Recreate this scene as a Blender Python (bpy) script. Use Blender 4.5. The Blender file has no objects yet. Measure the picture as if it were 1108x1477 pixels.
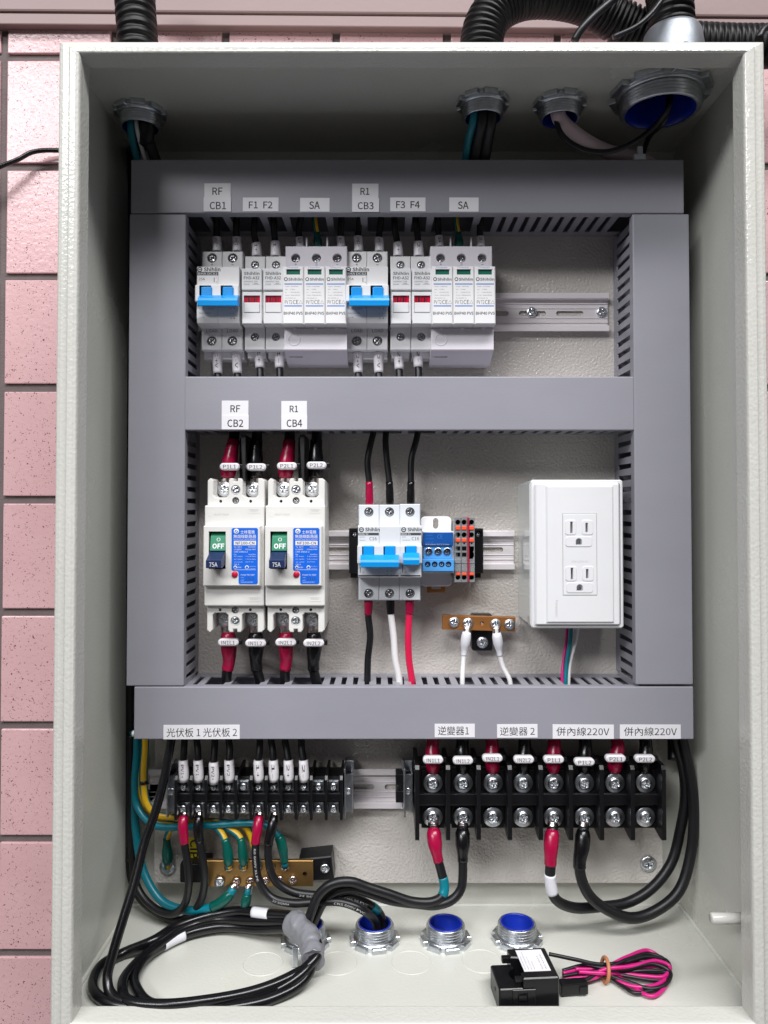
import bpy, bmesh, math, random, os
from mathutils import Vector, Matrix
from mathutils.geometry import tessellate_polygon
random.seed(7)
S = 0.001                      # the scene is laid out in millimetres and built in metres
scene = bpy.context.scene
C = scene.collection

# ------------------------------------------------------------------ camera, light, exposure
F_PX, PITCH = 1100.0, math.radians(1.25)
VPX, VPY = 549.0, 735.0
CXP, CYP = VPX, VPY - F_PX * math.tan(PITCH)
cam_d = bpy.data.cameras.new('camera')
cam = bpy.data.objects.new('camera', cam_d); C.objects.link(cam)
cam_d.sensor_fit = 'VERTICAL'; cam_d.sensor_height = 36.0
cam_d.lens = 36.0 * F_PX / 1477.0
cam_d.shift_x = (554.0 - CXP) / 1477.0
cam_d.shift_y = -(738.5 - CYP) / 1477.0
cam_d.clip_start = 0.01; cam_d.clip_end = 60
cam.rotation_euler = (math.pi / 2 + PITCH, 0, 0)
scene.camera = cam

world = bpy.data.worlds.new('World'); scene.world = world; world.use_nodes = True
bg = world.node_tree.nodes['Background']
bg.inputs[0].default_value = (0.92, 0.90, 0.95, 1); bg.inputs[1].default_value = 0.07

def area(name, loc, target, sx, sy, power, col):
    d = bpy.data.lights.new(name, 'AREA'); d.shape = 'RECTANGLE'; d.size = sx; d.size_y = sy
    d.energy = power; d.color = col
    o = bpy.data.objects.new(name, d); C.objects.link(o); o.location = loc
    o.rotation_euler = (Vector(target) - Vector(loc)).to_track_quat('-Z', 'Y').to_euler()
    return o
area('ceiling_lamp', (0.75, -1.75, 3.40), (0.0, 0.66, -0.05), 4.0, 0.75, 232.0, (0.99, 0.992, 1.0))
area('far_ceiling_lamp', (-2.20, -2.40, 2.10), (0.0, 0.66, 0.0), 2.4, 0.50, 98.0, (0.97, 0.98, 1.0))
vs = scene.view_settings
vs.view_transform = 'Standard'; vs.look = 'None'; vs.gamma = 1.0; vs.exposure = 0.15; vs.use_curve_mapping = False
scene.cycles.use_denoising = True
scene.cycles.max_bounces = 8

# ------------------------------------------------------------------ helpers
OFF = [0.0, 0.0]
def ray(px, py):
    u = (px - CXP) / F_PX; v = (CYP - py) / F_PX
    return u, math.cos(PITCH) - v * math.sin(PITCH), math.sin(PITCH) + v * math.cos(PITCH)
def P(px, py, Y):              # where the line of sight meets the upright plane at depth Y (mm)
    dx, dy, dz = ray(px, py); t = Y / dy
    return dx * t + OFF[0], dz * t + OFF[1]
def Q(px, py, d):              # d > 0: depth plane; d < 0: level plane at that height
    dx, dy, dz = ray(px, py)
    t = d / dy if d > 0 else d / dz
    return Vector((dx * t + OFF[0], dy * t, dz * t + OFF[1]))
def mmpx(Y): return Y / F_PX   # millimetres per pixel at depth Y

def lin(c):
    c = c / 255.0
    return c / 12.92 if c <= 0.04045 else ((c + 0.055) / 1.055) ** 2.4
def rgb(r, g, b): return (lin(r), lin(g), lin(b), 1)

def mat(name, col, rough=0.5, metal=0.0, bump=0.0, bscale=400.0, var=0.06, vscale=30.0, spec=0.5, coat=0.0, trans=0.0,
        bdist=0.0006, rvar=0.0, detail=2.0, col2=None, c2scale=None, c2lo=0.5, c2hi=0.6, stretch=None):
    m = bpy.data.materials.new(name); m.use_nodes = True
    nt = m.node_tree; n = nt.nodes; L = nt.links
    b = n['Principled BSDF']
    b.inputs['Roughness'].default_value = rough; b.inputs['Metallic'].default_value = metal
    b.inputs['Specular IOR Level'].default_value = spec
    b.inputs['Coat Weight'].default_value = coat; b.inputs['Transmission Weight'].default_value = trans
    tc = n.new('ShaderNodeTexCoord')
    src = tc.outputs['Object']
    if stretch:
        mp = n.new('ShaderNodeMapping'); mp.inputs['Scale'].default_value = stretch
        L.new(src, mp.inputs['Vector']); src = mp.outputs['Vector']
    nz = n.new('ShaderNodeTexNoise'); nz.inputs['Scale'].default_value = vscale; nz.inputs['Detail'].default_value = 5
    L.new(src, nz.inputs['Vector'])
    cr = n.new('ShaderNodeValToRGB')
    k0, k1 = 1 - var, 1 + var * 0.6
    cr.color_ramp.elements[0].position = 0.3; cr.color_ramp.elements[1].position = 0.7
    cr.color_ramp.elements[0].color = (col[0]*k0, col[1]*k0, col[2]*k0, 1)
    cr.color_ramp.elements[1].color = (min(1, col[0]*k1), min(1, col[1]*k1), min(1, col[2]*k1), 1)
    L.new(nz.outputs['Fac'], cr.inputs['Fac'])
    out = cr.outputs['Color']
    if col2:
        n2 = n.new('ShaderNodeTexNoise'); n2.inputs['Scale'].default_value = c2scale; n2.inputs['Detail'].default_value = 1.5
        L.new(src, n2.inputs['Vector'])
        r2 = n.new('ShaderNodeValToRGB'); r2.color_ramp.elements[0].position = c2lo; r2.color_ramp.elements[1].position = c2hi
        L.new(n2.outputs['Fac'], r2.inputs['Fac'])
        mx = n.new('ShaderNodeMixRGB'); mx.inputs[2].default_value = col2
        L.new(r2.outputs['Color'], mx.inputs[0]); L.new(out, mx.inputs[1]); out = mx.outputs[0]
    L.new(out, b.inputs['Base Color'])
    if rvar:
        mr = n.new('ShaderNodeMapRange'); mr.inputs['To Min'].default_value = max(0.02, rough - rvar); mr.inputs['To Max'].default_value = rough + rvar
        L.new(nz.outputs['Fac'], mr.inputs['Value']); L.new(mr.outputs['Result'], b.inputs['Roughness'])
    if bump:
        bn = n.new('ShaderNodeTexNoise'); bn.inputs['Scale'].default_value = bscale; bn.inputs['Detail'].default_value = detail
        L.new(src, bn.inputs['Vector'])
        bp = n.new('ShaderNodeBump'); bp.inputs['Strength'].default_value = bump; bp.inputs['Distance'].default_value = bdist
        L.new(bn.outputs['Fac'], bp.inputs['Height']); L.new(bp.outputs['Normal'], b.inputs['Normal'])
    return m

M = {}
def defmat(k, *a, **kw): M[k] = mat(k, *a, **kw)
defmat('paint', rgb(206, 206, 198), 0.26, bump=0.35, bscale=420, var=0.03, vscale=12, bdist=0.0005, rvar=0.05)
defmat('rim_paint', rgb(206, 205, 198), 0.18, bump=0.45, bscale=380, var=0.03, vscale=14, bdist=0.0007, detail=1.0)
defmat('plate_paint', rgb(202, 196, 190), 0.19, bump=0.9, bscale=430, var=0.03, vscale=9, bdist=0.0011, detail=1.0)
defmat('duct', rgb(150, 149, 158), 0.38, bump=0.10, bscale=700, var=0.035, vscale=26, rvar=0.10, stretch=(0.4, 1, 1))
defmat('white', rgb(236, 235, 236), 0.36, bump=0.05, bscale=900, var=0.02, vscale=60)
defmat('offwhite', rgb(228, 226, 222), 0.40, bump=0.06, bscale=1200, var=0.03, vscale=60)
defmat('gloss_white', rgb(232, 232, 234), 0.14, bump=0.03, bscale=150, var=0.015, vscale=40, coat=0.3)
defmat('box_white', rgb(214, 220, 218), 0.10, bump=0.03, bscale=120, var=0.02, vscale=40, coat=0.4)
defmat('lilac_white', rgb(224, 219, 226), 0.38, bump=0.05, bscale=900, var=0.02)
defmat('light_grey', rgb(214, 217, 222), 0.4, bump=0.05, bscale=900, var=0.02)
defmat('blue_toggle', rgb(10, 150, 228), 0.30, var=0.04, bump=0.03, bscale=500)
defmat('label_blue', rgb(20, 104, 220), 0.35, var=0.03)
defmat('block_blue', rgb(84, 158, 224), 0.18, var=0.06, bump=0.05, bscale=300, coat=0.3)
defmat('deep_blue', rgb(28, 84, 160), 0.12, var=0.2, vscale=120, coat=0.4)
defmat('throat_blue', rgb(18, 44, 158), 0.30, var=0.14, vscale=90)
defmat('navy', rgb(26, 42, 84), 0.38, var=0.05, bump=0.05, bscale=900)
defmat('green_flag', rgb(6, 128, 92), 0.4, var=0.03)
defmat('red', rgb(205, 22, 66), 0.35, var=0.05)
defmat('boot_red', rgb(160, 8, 60), 0.27, var=0.08, vscale=80, bump=0.25, bscale=160, bdist=0.0008)
defmat('boot_black', rgb(11, 11, 14), 0.25, var=0.1, bump=0.25, bscale=160, bdist=0.0008)
defmat('boot_green', rgb(0, 84, 74), 0.26, var=0.08, vscale=80, bump=0.25, bscale=160, bdist=0.0008)
defmat('boot_white', rgb(226, 226, 232), 0.34, var=0.04, bump=0.2, bscale=160, bdist=0.0006)
defmat('cable_black', rgb(17, 17, 21), 0.42, var=0.12, vscale=40, bump=0.1, bscale=500, rvar=0.08)
defmat('cable_gloss', rgb(12, 12, 16), 0.25, var=0.12, vscale=40, bump=0.08, bscale=260, rvar=0.06)
defmat('cable_teal', rgb(0, 116, 132), 0.35, var=0.06, bump=0.06, bscale=400)
defmat('cable_yellow', rgb(222, 176, 24), 0.35, var=0.05, bump=0.05, bscale=400)
defmat('cable_white', rgb(228, 226, 226), 0.36, var=0.03)
defmat('cable_pink', rgb(214, 192, 196), 0.45, var=0.05)
defmat('cable_red', rgb(214, 24, 74), 0.35, var=0.04)
defmat('cable_magenta', rgb(196, 28, 118), 0.34, var=0.05)
defmat('sleeve', rgb(226, 222, 226), 0.42, var=0.02, bump=0.08, bscale=300)
defmat('black_plastic', rgb(14, 14, 17), 0.34, var=0.1, bump=0.08, bscale=700)
defmat('black_matte', rgb(20, 20, 22), 0.5, var=0.1, bump=0.2, bscale=900)
defmat('terminal_grey', rgb(128, 130, 132), 0.4, var=0.04)
defmat('orange', rgb(242, 92, 58), 0.35, var=0.04)
defmat('ink', rgb(30, 30, 34), 0.55, var=0.02)
defmat('ink_grey', rgb(70, 71, 77), 0.55, var=0.02)
defmat('ink_pale', rgb(196, 194, 194), 0.5, var=0.02)
defmat('ink_white', rgb(236, 236, 236), 0.5, var=0.02)
defmat('ink_blue', rgb(58, 120, 205), 0.5, var=0.02)
defmat('ink_dim', rgb(58, 64, 92), 0.5, var=0.02)
defmat('sticker', rgb(232, 230, 234), 0.45, var=0.012)
defmat('zinc', rgb(205, 209, 214), 0.33, metal=1.0, var=0.15, vscale=220, bump=0.12, bscale=700, rvar=0.1)
defmat('screw', rgb(232, 235, 240), 0.27, metal=1.0, var=0.18, vscale=300, bump=0.15, bscale=900, rvar=0.08)
defmat('dark_screw', rgb(176, 176, 180), 0.26, metal=1.0, var=0.25, vscale=400, bump=0.2, bscale=900)
defmat('nickel', rgb(214, 200, 196), 0.22, metal=1.0, var=0.15, vscale=200, bump=0.2, bscale=400)
defmat('rail', rgb(238, 232, 234), 0.34, metal=0.12, var=0.05, vscale=90, bump=0.05, bscale=800, stretch=(0.05, 1, 1), rvar=0.06)
defmat('brass', rgb(178, 140, 88), 0.34, metal=0.9, var=0.22, vscale=60, bump=0.08, bscale=500, rvar=0.1, stretch=(0.3, 1, 1))
defmat('copper_bar', rgb(190, 128, 72), 0.38, metal=0.6, var=0.2, vscale=90, bump=0.08, bscale=500, rvar=0.1, stretch=(0.3, 1, 1))
defmat('aluminium', rgb(150, 154, 160), 0.5, metal=0.9, var=0.08, vscale=60, bump=0.15, bscale=300)
defmat('tape_grey', rgb(128, 128, 134), 0.40, var=0.08, vscale=70, bump=0.4, bscale=120, bdist=0.001)
defmat('green_window', rgb(30, 104, 84), 0.25, var=0.1, vscale=200)
defmat('red_window', rgb(205, 16, 60), 0.2, var=0.3, vscale=500)
defmat('yellow_tag', rgb(226, 206, 12), 0.4, var=0.03)
defmat('rubber_band', rgb(186, 120, 82), 0.5, var=0.1)
defmat('grout', rgb(108, 97, 96), 0.9, var=0.12, vscale=60, bump=0.5, bscale=500, bdist=0.001)
defmat('ledge_paint', rgb(142, 119, 117), 0.45, var=0.06, vscale=8, bump=0.1, bscale=200)
defmat('conduit_black', rgb(13, 12, 14), 0.45, var=0.1, bump=0.05, bscale=300, spec=0.3)
defmat('clear', rgb(225, 228, 230), 0.12, var=0.02, trans=0.75)
defmat('hole_dark', rgb(16, 16, 18), 0.7, var=0.1)  # near-black that stands for the shade deep inside holes

def tile_mat():
    m = bpy.data.materials.new('pink_tile'); m.use_nodes = True
    nt = m.node_tree; n = nt.nodes; L = nt.links; b = n['Principled BSDF']
    tc = n.new('ShaderNodeTexCoord'); oi = n.new('ShaderNodeObjectInfo')
    ad = n.new('ShaderNodeVectorMath'); ad.operation = 'ADD'
    mul = n.new('ShaderNodeVectorMath'); mul.operation = 'SCALE'; mul.inputs['Scale'].default_value = 1.0
    L.new(oi.outputs['Location'], mul.inputs[0]); L.new(tc.outputs['Object'], ad.inputs[0]); L.new(mul.outputs[0], ad.inputs[1])
    vo = n.new('ShaderNodeTexVoronoi'); vo.inputs['Scale'].default_value = 470; vo.inputs['Randomness'].default_value = 1
    nz0 = n.new('ShaderNodeTexNoise'); nz0.inputs['Scale'].default_value = 240; L.new(ad.outputs[0], nz0.inputs['Vector'])
    mix = n.new('ShaderNodeMixRGB'); mix.inputs[0].default_value = 0.012
    L.new(ad.outputs[0], mix.inputs[1]); L.new(nz0.outputs['Color'], mix.inputs[2])
    L.new(mix.outputs[0], vo.inputs['Vector'])
    sx = n.new('ShaderNodeSeparateColor'); L.new(vo.outputs['Color'], sx.inputs[0])
    # each cell holds a speckle only when its random value is low; its radius varies too
    rad = n.new('ShaderNodeMapRange'); rad.inputs['From Min'].default_value = 0.0; rad.inputs['From Max'].default_value = 0.6
    rad.inputs['To Min'].default_value = 0.36; rad.inputs['To Max'].default_value = 0.0
    L.new(sx.outputs[0], rad.inputs['Value'])
    lt = n.new('ShaderNodeMath'); lt.operation = 'LESS_THAN'; L.new(vo.outputs['Distance'], lt.inputs[0]); L.new(rad.outputs[0], lt.inputs[1])
    nz = n.new('ShaderNodeTexNoise'); nz.inputs['Scale'].default_value = 14; nz.inputs['Detail'].default_value = 3
    L.new(ad.outputs[0], nz.inputs['Vector'])
    cr = n.new('ShaderNodeValToRGB')
    cr.color_ramp.elements[0].position = .3; cr.color_ramp.elements[1].position = .7
    cr.color_ramp.elements[0].color = rgb(207, 166, 168); cr.color_ramp.elements[1].color = rgb(216, 176, 178)
    L.new(nz.outputs['Fac'], cr.inputs['Fac'])
    mx = n.new('ShaderNodeMixRGB'); L.new(lt.outputs[0], mx.inputs[0]); L.new(cr.outputs[0], mx.inputs[1]); mx.inputs[2].default_value = rgb(104, 66, 72); b.inputs['Specular IOR Level'].default_value = 0.38
    L.new(mx.outputs[0], b.inputs['Base Color'])
    b.inputs['Roughness'].default_value = 0.24
    bn = n.new('ShaderNodeTexNoise'); bn.inputs['Scale'].default_value = 300; bn.inputs['Detail'].default_value = 1.0; L.new(ad.outputs[0], bn.inputs['Vector'])
    su = n.new('ShaderNodeMath'); su.operation = 'SUBTRACT'; L.new(bn.outputs['Fac'], su.inputs[0])
    m2 = n.new('ShaderNodeMath'); m2.operation = 'MULTIPLY'; m2.inputs[1].default_value = 0.5; L.new(lt.outputs[0], m2.inputs[0]); L.new(m2.outputs[0], su.inputs[1])
    bp = n.new('ShaderNodeBump'); bp.inputs['Strength'].default_value = 0.4; bp.inputs['Distance'].default_value = 0.0005
    L.new(su.outputs[0], bp.inputs['Height']); L.new(bp.outputs['Normal'], b.inputs['Normal'])
    M['pink_tile'] = m
tile_mat()

ORG = {}
def thing(name, label, cat, org, group=None, kind=None):
    o = bpy.data.objects.new(name, None); C.objects.link(o); o.empty_display_size = 0.01
    o.location = Vector(org) * S; ORG[o.name] = Vector(org)
    tag(o, label, cat, group, kind)
    return o
def tag(o, label=None, cat=None, group=None, kind=None):
    if label: o['label'] = label
    if cat: o['category'] = cat
    if group: o['group'] = group
    if kind: o['kind'] = kind
    return o
def link_data(name, me, pos, parent, scale=None, rot=None):    # one more object on shared mesh data
    o = bpy.data.objects.new(name, me); C.objects.link(o)
    org = Vector((0, 0, 0))
    if parent is not None: o.parent = parent; org = ORG[parent.name]
    o.location = (Vector(pos) - org) * S
    if scale: o.scale = scale
    if rot: o.rotation_euler = rot
    ORG[o.name] = org
    return o

def circle(cx, cz, r, n=20, a0=0.0): return [(cx + r * math.cos(a0 + 2*math.pi*i/n), cz + r * math.sin(a0 + 2*math.pi*i/n)) for i in range(n)]
def rect(x0, z0, x1, z1): return [(x0, z0), (x1, z0), (x1, z1), (x0, z1)]
def rrect(x0, z0, x1, z1, r, n=5):
    out = []
    for cx, cz, a in ((x1-r, z1-r, 0), (x0+r, z1-r, 90), (x0+r, z0+r, 180), (x1-r, z0+r, 270)):
        for i in range(n + 1):
            t = math.radians(a + 90 * i / n); out.append((cx + r*math.cos(t), cz + r*math.sin(t)))
    return out
def stadium(cx, cz, w, h, n=6):
    r = min(w, h) / 2 - 1e-4
    return rrect(cx - w/2, cz - h/2, cx + w/2, cz + h/2, r, n)
def signed(poly): return 0.5 * sum(poly[i][0]*poly[(i+1) % len(poly)][1] - poly[(i+1) % len(poly)][0]*poly[i][1] for i in range(len(poly)))
def ccw(poly): return list(poly) if signed(poly) > 0 else list(reversed(poly))
def inset(poly, d):
    n = len(poly); out = []
    for i in range(n):
        p0, p1, p2 = Vector(poly[i-1]), Vector(poly[i]), Vector(poly[(i+1) % n])
        e0 = p1 - p0; e1 = p2 - p1
        if e0.length < 1e-9 or e1.length < 1e-9: out.append(tuple(p1)); continue
        e0.normalize(); e1.normalize()
        n0 = Vector((-e0.y, e0.x)); n1 = Vector((-e1.y, e1.x))
        m = n0 + n1
        if m.length < 1e-6: out.append(tuple(p1)); continue
        m.normalize(); k = min(3.0, 1.0 / max(0.2, m.dot(n0)))
        out.append(tuple(p1 + m * d * k))
    return out

def smooth_path(pts, step=2.5):
    pts = [Vector(p) for p in pts]
    if len(pts) == 2:
        n = max(2, int((pts[1]-pts[0]).length / step)); return [pts[0].lerp(pts[1], i/n) for i in range(n+1)]
    ext = [pts[0]*2 - pts[1]] + pts + [pts[-1]*2 - pts[-2]]
    out = []
    for i in range(1, len(ext) - 2):
        p0, p1, p2, p3 = ext[i-1:i+3]
        t0 = 0.0; t1 = t0 + max(1e-3, (p1-p0).length) ** .5; t2 = t1 + max(1e-3, (p2-p1).length) ** .5; t3 = t2 + max(1e-3, (p3-p2).length) ** .5
        n = max(2, int((p2-p1).length / step))
        for k in range(n):
            t = t1 + (t2 - t1) * k / n
            a1 = p0*((t1-t)/(t1-t0)) + p1*((t-t0)/(t1-t0)); a2 = p1*((t2-t)/(t2-t1)) + p2*((t-t1)/(t2-t1)); a3 = p2*((t3-t)/(t3-t2)) + p3*((t-t2)/(t3-t2))
            b1 = a1*((t2-t)/(t2-t0)) + a2*((t-t0)/(t2-t0)); b2 = a2*((t3-t)/(t3-t1)) + a3*((t-t1)/(t3-t1))
            out.append(b1*((t2-t)/(t2-t1)) + b2*((t-t1)/(t2-t1)))
    out.append(pts[-1])
    return out

class MB:
    def __init__(self): self.bm = bmesh.new(); self.mi = 0
    def face(self, vs, smooth=False):
        try: f = self.bm.faces.new(vs)
        except ValueError: return None
        f.smooth = smooth; f.material_index = self.mi; return f
    def box(self, x0, x1, y0, y1, z0, z1, bev=0.0, seg=2):
        n0 = len(self.bm.faces)
        vs = [self.bm.verts.new((x, y, z)) for x in (x0, x1) for y in (y0, y1) for z in (z0, z1)]
        fs = [(0,1,3,2), (4,6,7,5), (0,4,5,1), (2,3,7,6), (0,2,6,4), (1,5,7,3)]
        faces = [self.face([vs[i] for i in f]) for f in fs]
        if bev > 0:
            es = list({e for f in faces for e in f.edges})
            r = bmesh.ops.bevel(self.bm, geom=es, offset=bev, segments=seg, profile=0.5, affect='EDGES', clamp_overlap=True)
            for f in r['faces']: f.material_index = self.mi
        return self
    def pbox(self, x0, y0, x1, y1, Yf, Yb, bev=0.0, seg=2):
        X0, Z1 = P(x0, y0, Yf); X1, Z0 = P(x1, y1, Yf)
        return self.box(X0, X1, Yf, Yb, Z0, Z1, bev, seg)
    def slab(self, poly, Y0, Y1, holes=(), bev=0.0, axis='Y', back=True, depth=None):
        """prism of a polygon with holes; axis Y: polygon in (X,Z), front face at Y0; axis Z: polygon in (X,Y); axis X: polygon in (Y,Z)"""
        mp = {'Y': lambda u, v, w: (u, w, v), 'Z': lambda u, v, w: (u, v, w), 'X': lambda u, v, w: (w, u, v)}[axis]
        poly = ccw(poly); sg = 1 if Y1 > Y0 else -1
        front = inset(poly, bev) if bev else poly
        hs = [list(reversed(ccw(h))) for h in holes]
        def fill(loops, w, verts):
            fl = [v for l in verts for v in l]
            tr = tessellate_polygon([[Vector((u, v, 0)) for u, v in l] for l in loops])
            for t in tr: self.face([fl[i] for i in t])
        def ring(l, w): return [self.bm.verts.new(mp(u, v, w)) for u, v in l]
        loops = [front] + hs
        fv = [ring(l, Y0) for l in loops]; fill(loops, Y0, fv)
        bl = [poly] + hs; bv = [ring(l, Y1) for l in bl]
        if back: fill(bl, Y1, bv)
        def walls(a, b):
            for i in range(len(a)):
                j = (i + 1) % len(a); self.face([a[i], a[j], b[j], b[i]])
        if bev:
            mv = ring(poly, Y0 + sg * bev); walls(fv[0], mv); walls(mv, bv[0])
        else: walls(fv[0], bv[0])
        for a, b in zip(fv[1:], bv[1:]): walls(a, b)
        return self
    def lathe(self, prof, c, axis='Y', n=24, sgn=1, smooth=True, closed=False):
        """prof: (radius, height along axis); c: centre"""
        rings = []
        for r, h in prof:
            row = []
            for i in range(n):
                a = 2*math.pi*i/n; ca, sa = math.cos(a)*r, math.sin(a)*r
                p = {'Y': (ca, h*sgn, sa), 'Z': (ca, sa, h*sgn), 'X': (h*sgn, ca, sa)}[axis]
                row.append(self.bm.verts.new((c[0]+p[0], c[1]+p[1], c[2]+p[2])))
            rings.append(row)
        for k in range(len(rings) - 1):
            for i in range(n):
                j = (i+1) % n
                self.face([rings[k][i], rings[k][j], rings[k+1][j], rings[k+1][i]], smooth)
        if not closed:
            if prof[0][0] > 1e-6: self.face(rings[0])
            if prof[-1][0] > 1e-6: self.face(rings[-1])
        return self
    def cyl(self, c, r, h0, h1, axis='Y', n=20, ch=0.0):
        if ch: pr = [(r - ch, h0), (r, h0 + ch), (r, h1)]
        else: pr = [(r, h0), (r, h1)]
        return self.lathe(pr, c, axis, n)
    def tube(self, path, r, n=10, cap=True, stripe=None, flat=None, step=2.5, raw=False):
        """round sweep; r number or function of (arc length, total); stripe: set of side indices that take material 1"""
        pts = path if raw else smooth_path(path, step)
        tot = sum((pts[i+1]-pts[i]).length for i in range(len(pts)-1)); s = 0.0
        T = [(pts[min(i+1, len(pts)-1)] - pts[max(i-1, 0)]).normalized() for i in range(len(pts))]
        up = Vector((0, -1, 0)); 
        if abs(T[0].dot(up)) > 0.9: up = Vector((0, 0, 1))
        nrm = (up - T[0] * up.dot(T[0])).normalized(); rows = []
        for i, p in enumerate(pts):
            if i: 
                s += (p - pts[i-1]).length
                nrm = (nrm - T[i] * nrm.dot(T[i])).normalized()
            bi = T[i].cross(nrm); rr = r(s, tot) if callable(r) else r
            fy = flat if flat else 1.0
            rows.append([self.bm.verts.new(p + nrm*(rr*fy*math.cos(2*math.pi*k/n)) + bi*(rr*math.sin(2*math.pi*k/n))) for k in range(n)])
        for i in range(len(rows)-1):
            for k in range(n):
                j = (k+1) % n; f = self.face([rows[i][k], rows[i][j], rows[i+1][j], rows[i+1][k]], True)
                if f and stripe and k in stripe: f.material_index = 1
        if cap: self.face(rows[0]); self.face(rows[-1])
        return self
    def obj(self, name, m, parent=None, label=None, cat=None, group=None, kind=None, org=None):
        bmesh.ops.recalc_face_normals(self.bm, faces=self.bm.faces[:])
        if parent is not None: o_ = ORG[parent.name]
        elif org is not None: o_ = Vector(org)
        else:
            co = [v.co for v in self.bm.verts]
            o_ = Vector((sum(c.x for c in co)/len(co), sum(c.y for c in co)/len(co), min(c.z for c in co)))
        for v in self.bm.verts: v.co = (v.co - o_) * S
        me = bpy.data.meshes.new(name); self.bm.to_mesh(me); self.bm.free()
        for k in (m if isinstance(m, (list, tuple)) else [m]): me.materials.append(M[k])
        o = bpy.data.objects.new(name, me); C.objects.link(o)
        if parent is not None: o.parent = parent
        else: o.location = o_ * S
        ORG[o.name] = o_
        return tag(o, label, cat, group, kind)

# ---- lettering
_tc = {}
try: FONT = bpy.data.fonts.load(os.path.join(bpy.utils.system_resource('DATAFILES'), 'fonts', 'Noto Sans CJK Regular.woff2'))   # Blender's own bundled face
except Exception: FONT = None
def glyphs(body, bold=0.0, line=1.0, align='LEFT'):
    k = (body, bold, line, align)
    if k not in _tc:
        cu = bpy.data.curves.new('t', 'FONT'); cu.body = body; cu.size = 1
        if FONT: cu.font = FONT
        cu.resolution_u = 2; cu.offset = bold*.36; cu.space_line = line; cu.align_x = align
        ob = bpy.data.objects.new('t', cu)
        me = bpy.data.meshes.new_from_object(ob)
        _tc[k] = ([(v.co.x, v.co.y) for v in me.vertices], [tuple(p.vertices) for p in me.polygons])
        bpy.data.objects.remove(ob); bpy.data.meshes.remove(me); bpy.data.curves.remove(cu)
    return _tc[k]
def lettering(parent, body, r, Y, m='ink', bold=0.0, rot=0, line=1.0, align='LEFT', name='lettering', keep=False, mm=None):
    """flat print filling the pixel rectangle r (left, top, right, bottom) on the upright face at depth Y"""
    vs, fs = glyphs(body, bold, line, align)
    if not vs: return None
    if rot == 90: vs = [(y, -x) for x, y in vs]         # reads downwards
    elif rot == -90: vs = [(-y, x) for x, y in vs]
    if mm: X0, Z0, X1, Z1 = mm
    else: (X0, Z1), (X1, Z0) = P(r[0], r[1], Y), P(r[2], r[3], Y)
    ax, bx_ = min(v[0] for v in vs), max(v[0] for v in vs); ay, by = min(v[1] for v in vs), max(v[1] for v in vs)
    kx = (X1-X0)/max(1e-6, bx_-ax); ky = (Z1-Z0)/max(1e-6, by-ay)
    b = MB(); bv = [b.bm.verts.new((X0+(x-ax)*kx, Y, Z0+(y-ay)*ky)) for x, y in vs]
    for f in fs: b.face([bv[i] for i in f])
    return b.obj(name, m, parent)
def path_print(parent, path, r, s0, body, h, m='ink', side=0.0, wid=None, name='lettering', flip=False, step=2.5):
    """print wrapped round a cable, on the side turned to the room"""
    pts = smooth_path(path, step); vs, fs = glyphs(body)
    ax, bx_ = min(v[0] for v in vs), max(v[0] for v in vs); ay, by = min(v[1] for v in vs), max(v[1] for v in vs)
    k = h / max(.05, by - ay); kx = (wid/(bx_-ax)) if wid else k
    cum = [0.0]
    for i in range(len(pts)-1): cum.append(cum[-1] + (pts[i+1]-pts[i]).length)
    def at(s):
        s = max(0.0, min(cum[-1]-1e-4, s)); i = 0
        while i < len(cum)-2 and cum[i+1] < s: i += 1
        t = (s-cum[i])/max(1e-6, cum[i+1]-cum[i]); p = pts[i].lerp(pts[i+1], t)
        T = (pts[min(i+2, len(pts)-1)] - pts[max(i-1, 0)]).normalized(); return p, T
    b = MB(); bv = []
    for x, y in vs:
        xx = (bx_-x) if flip else (x-ax); yy = ((ay+by)/2-y) if flip else (y-(ay+by)/2)
        p, T = at(s0 + xx*kx); c = Vector((0, -1, 0.0)); nn = (c - T*c.dot(T)).normalized(); u = nn.cross(T)
        a = yy*k/r + side
        bv.append(b.bm.verts.new(p + nn*((r+0.12)*math.cos(a)) + u*((r+0.12)*math.sin(a))))
    for f in fs: b.face([bv[i] for i in f])
    return b.obj(name, m, parent)

# ---- a cross-recessed screw head of radius 1 mm, facing the room (-Y); scaled per screw
def screw_mesh(name, m, arm=0.62, wid=0.17, n=32, slot=False):
    b = MB(); rows = []
    def rin(t):
        c, s_ = abs(math.cos(t)), abs(math.sin(t)); hi, lo = max(c, s_), max(1e-3, min(c, s_))
        if slot: return min(0.92/max(1e-3, c), wid/max(1e-3, s_))
        return min(arm/hi, wid/lo)
    for kind in range(5):
        row = []
        for i in range(n):
            t = 2*math.pi*(i+0.5)/n; r = [rin(t), rin(t), 0.82, 1.0, 1.0][kind]; h = [0.15, 0, 0, 0, 0.45][kind]
            if kind in (1, 2, 3): h = 0.98 - math.sqrt(1.96 - r*r)
            row.append(b.bm.verts.new((r*math.cos(t), h, r*math.sin(t))))
        rows.append(row)
    for k in range(4):
        for i in range(n):
            j = (i+1) % n; b.face([rows[k][i], rows[k][j], rows[k+1][j], rows[k+1][i]], k in (1, 2))
    cv = b.bm.verts.new((0, 0.25, 0))
    for i in range(n): b.face([rows[0][i], rows[0][(i+1) % n], cv])
    bmesh.ops.recalc_face_normals(b.bm, faces=b.bm.faces[:])
    for v in b.bm.verts: v.co *= S
    me = bpy.data.meshes.new(name); b.bm.to_mesh(me); b.bm.free(); me.materials.append(M[m]); return me
SCREW = screw_mesh('screw', 'screw'); SCREW_DARK = screw_mesh('screw_dark', 'dark_screw'); SCREW_SLOT = screw_mesh('screw_slot', 'screw', slot=True)
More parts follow.
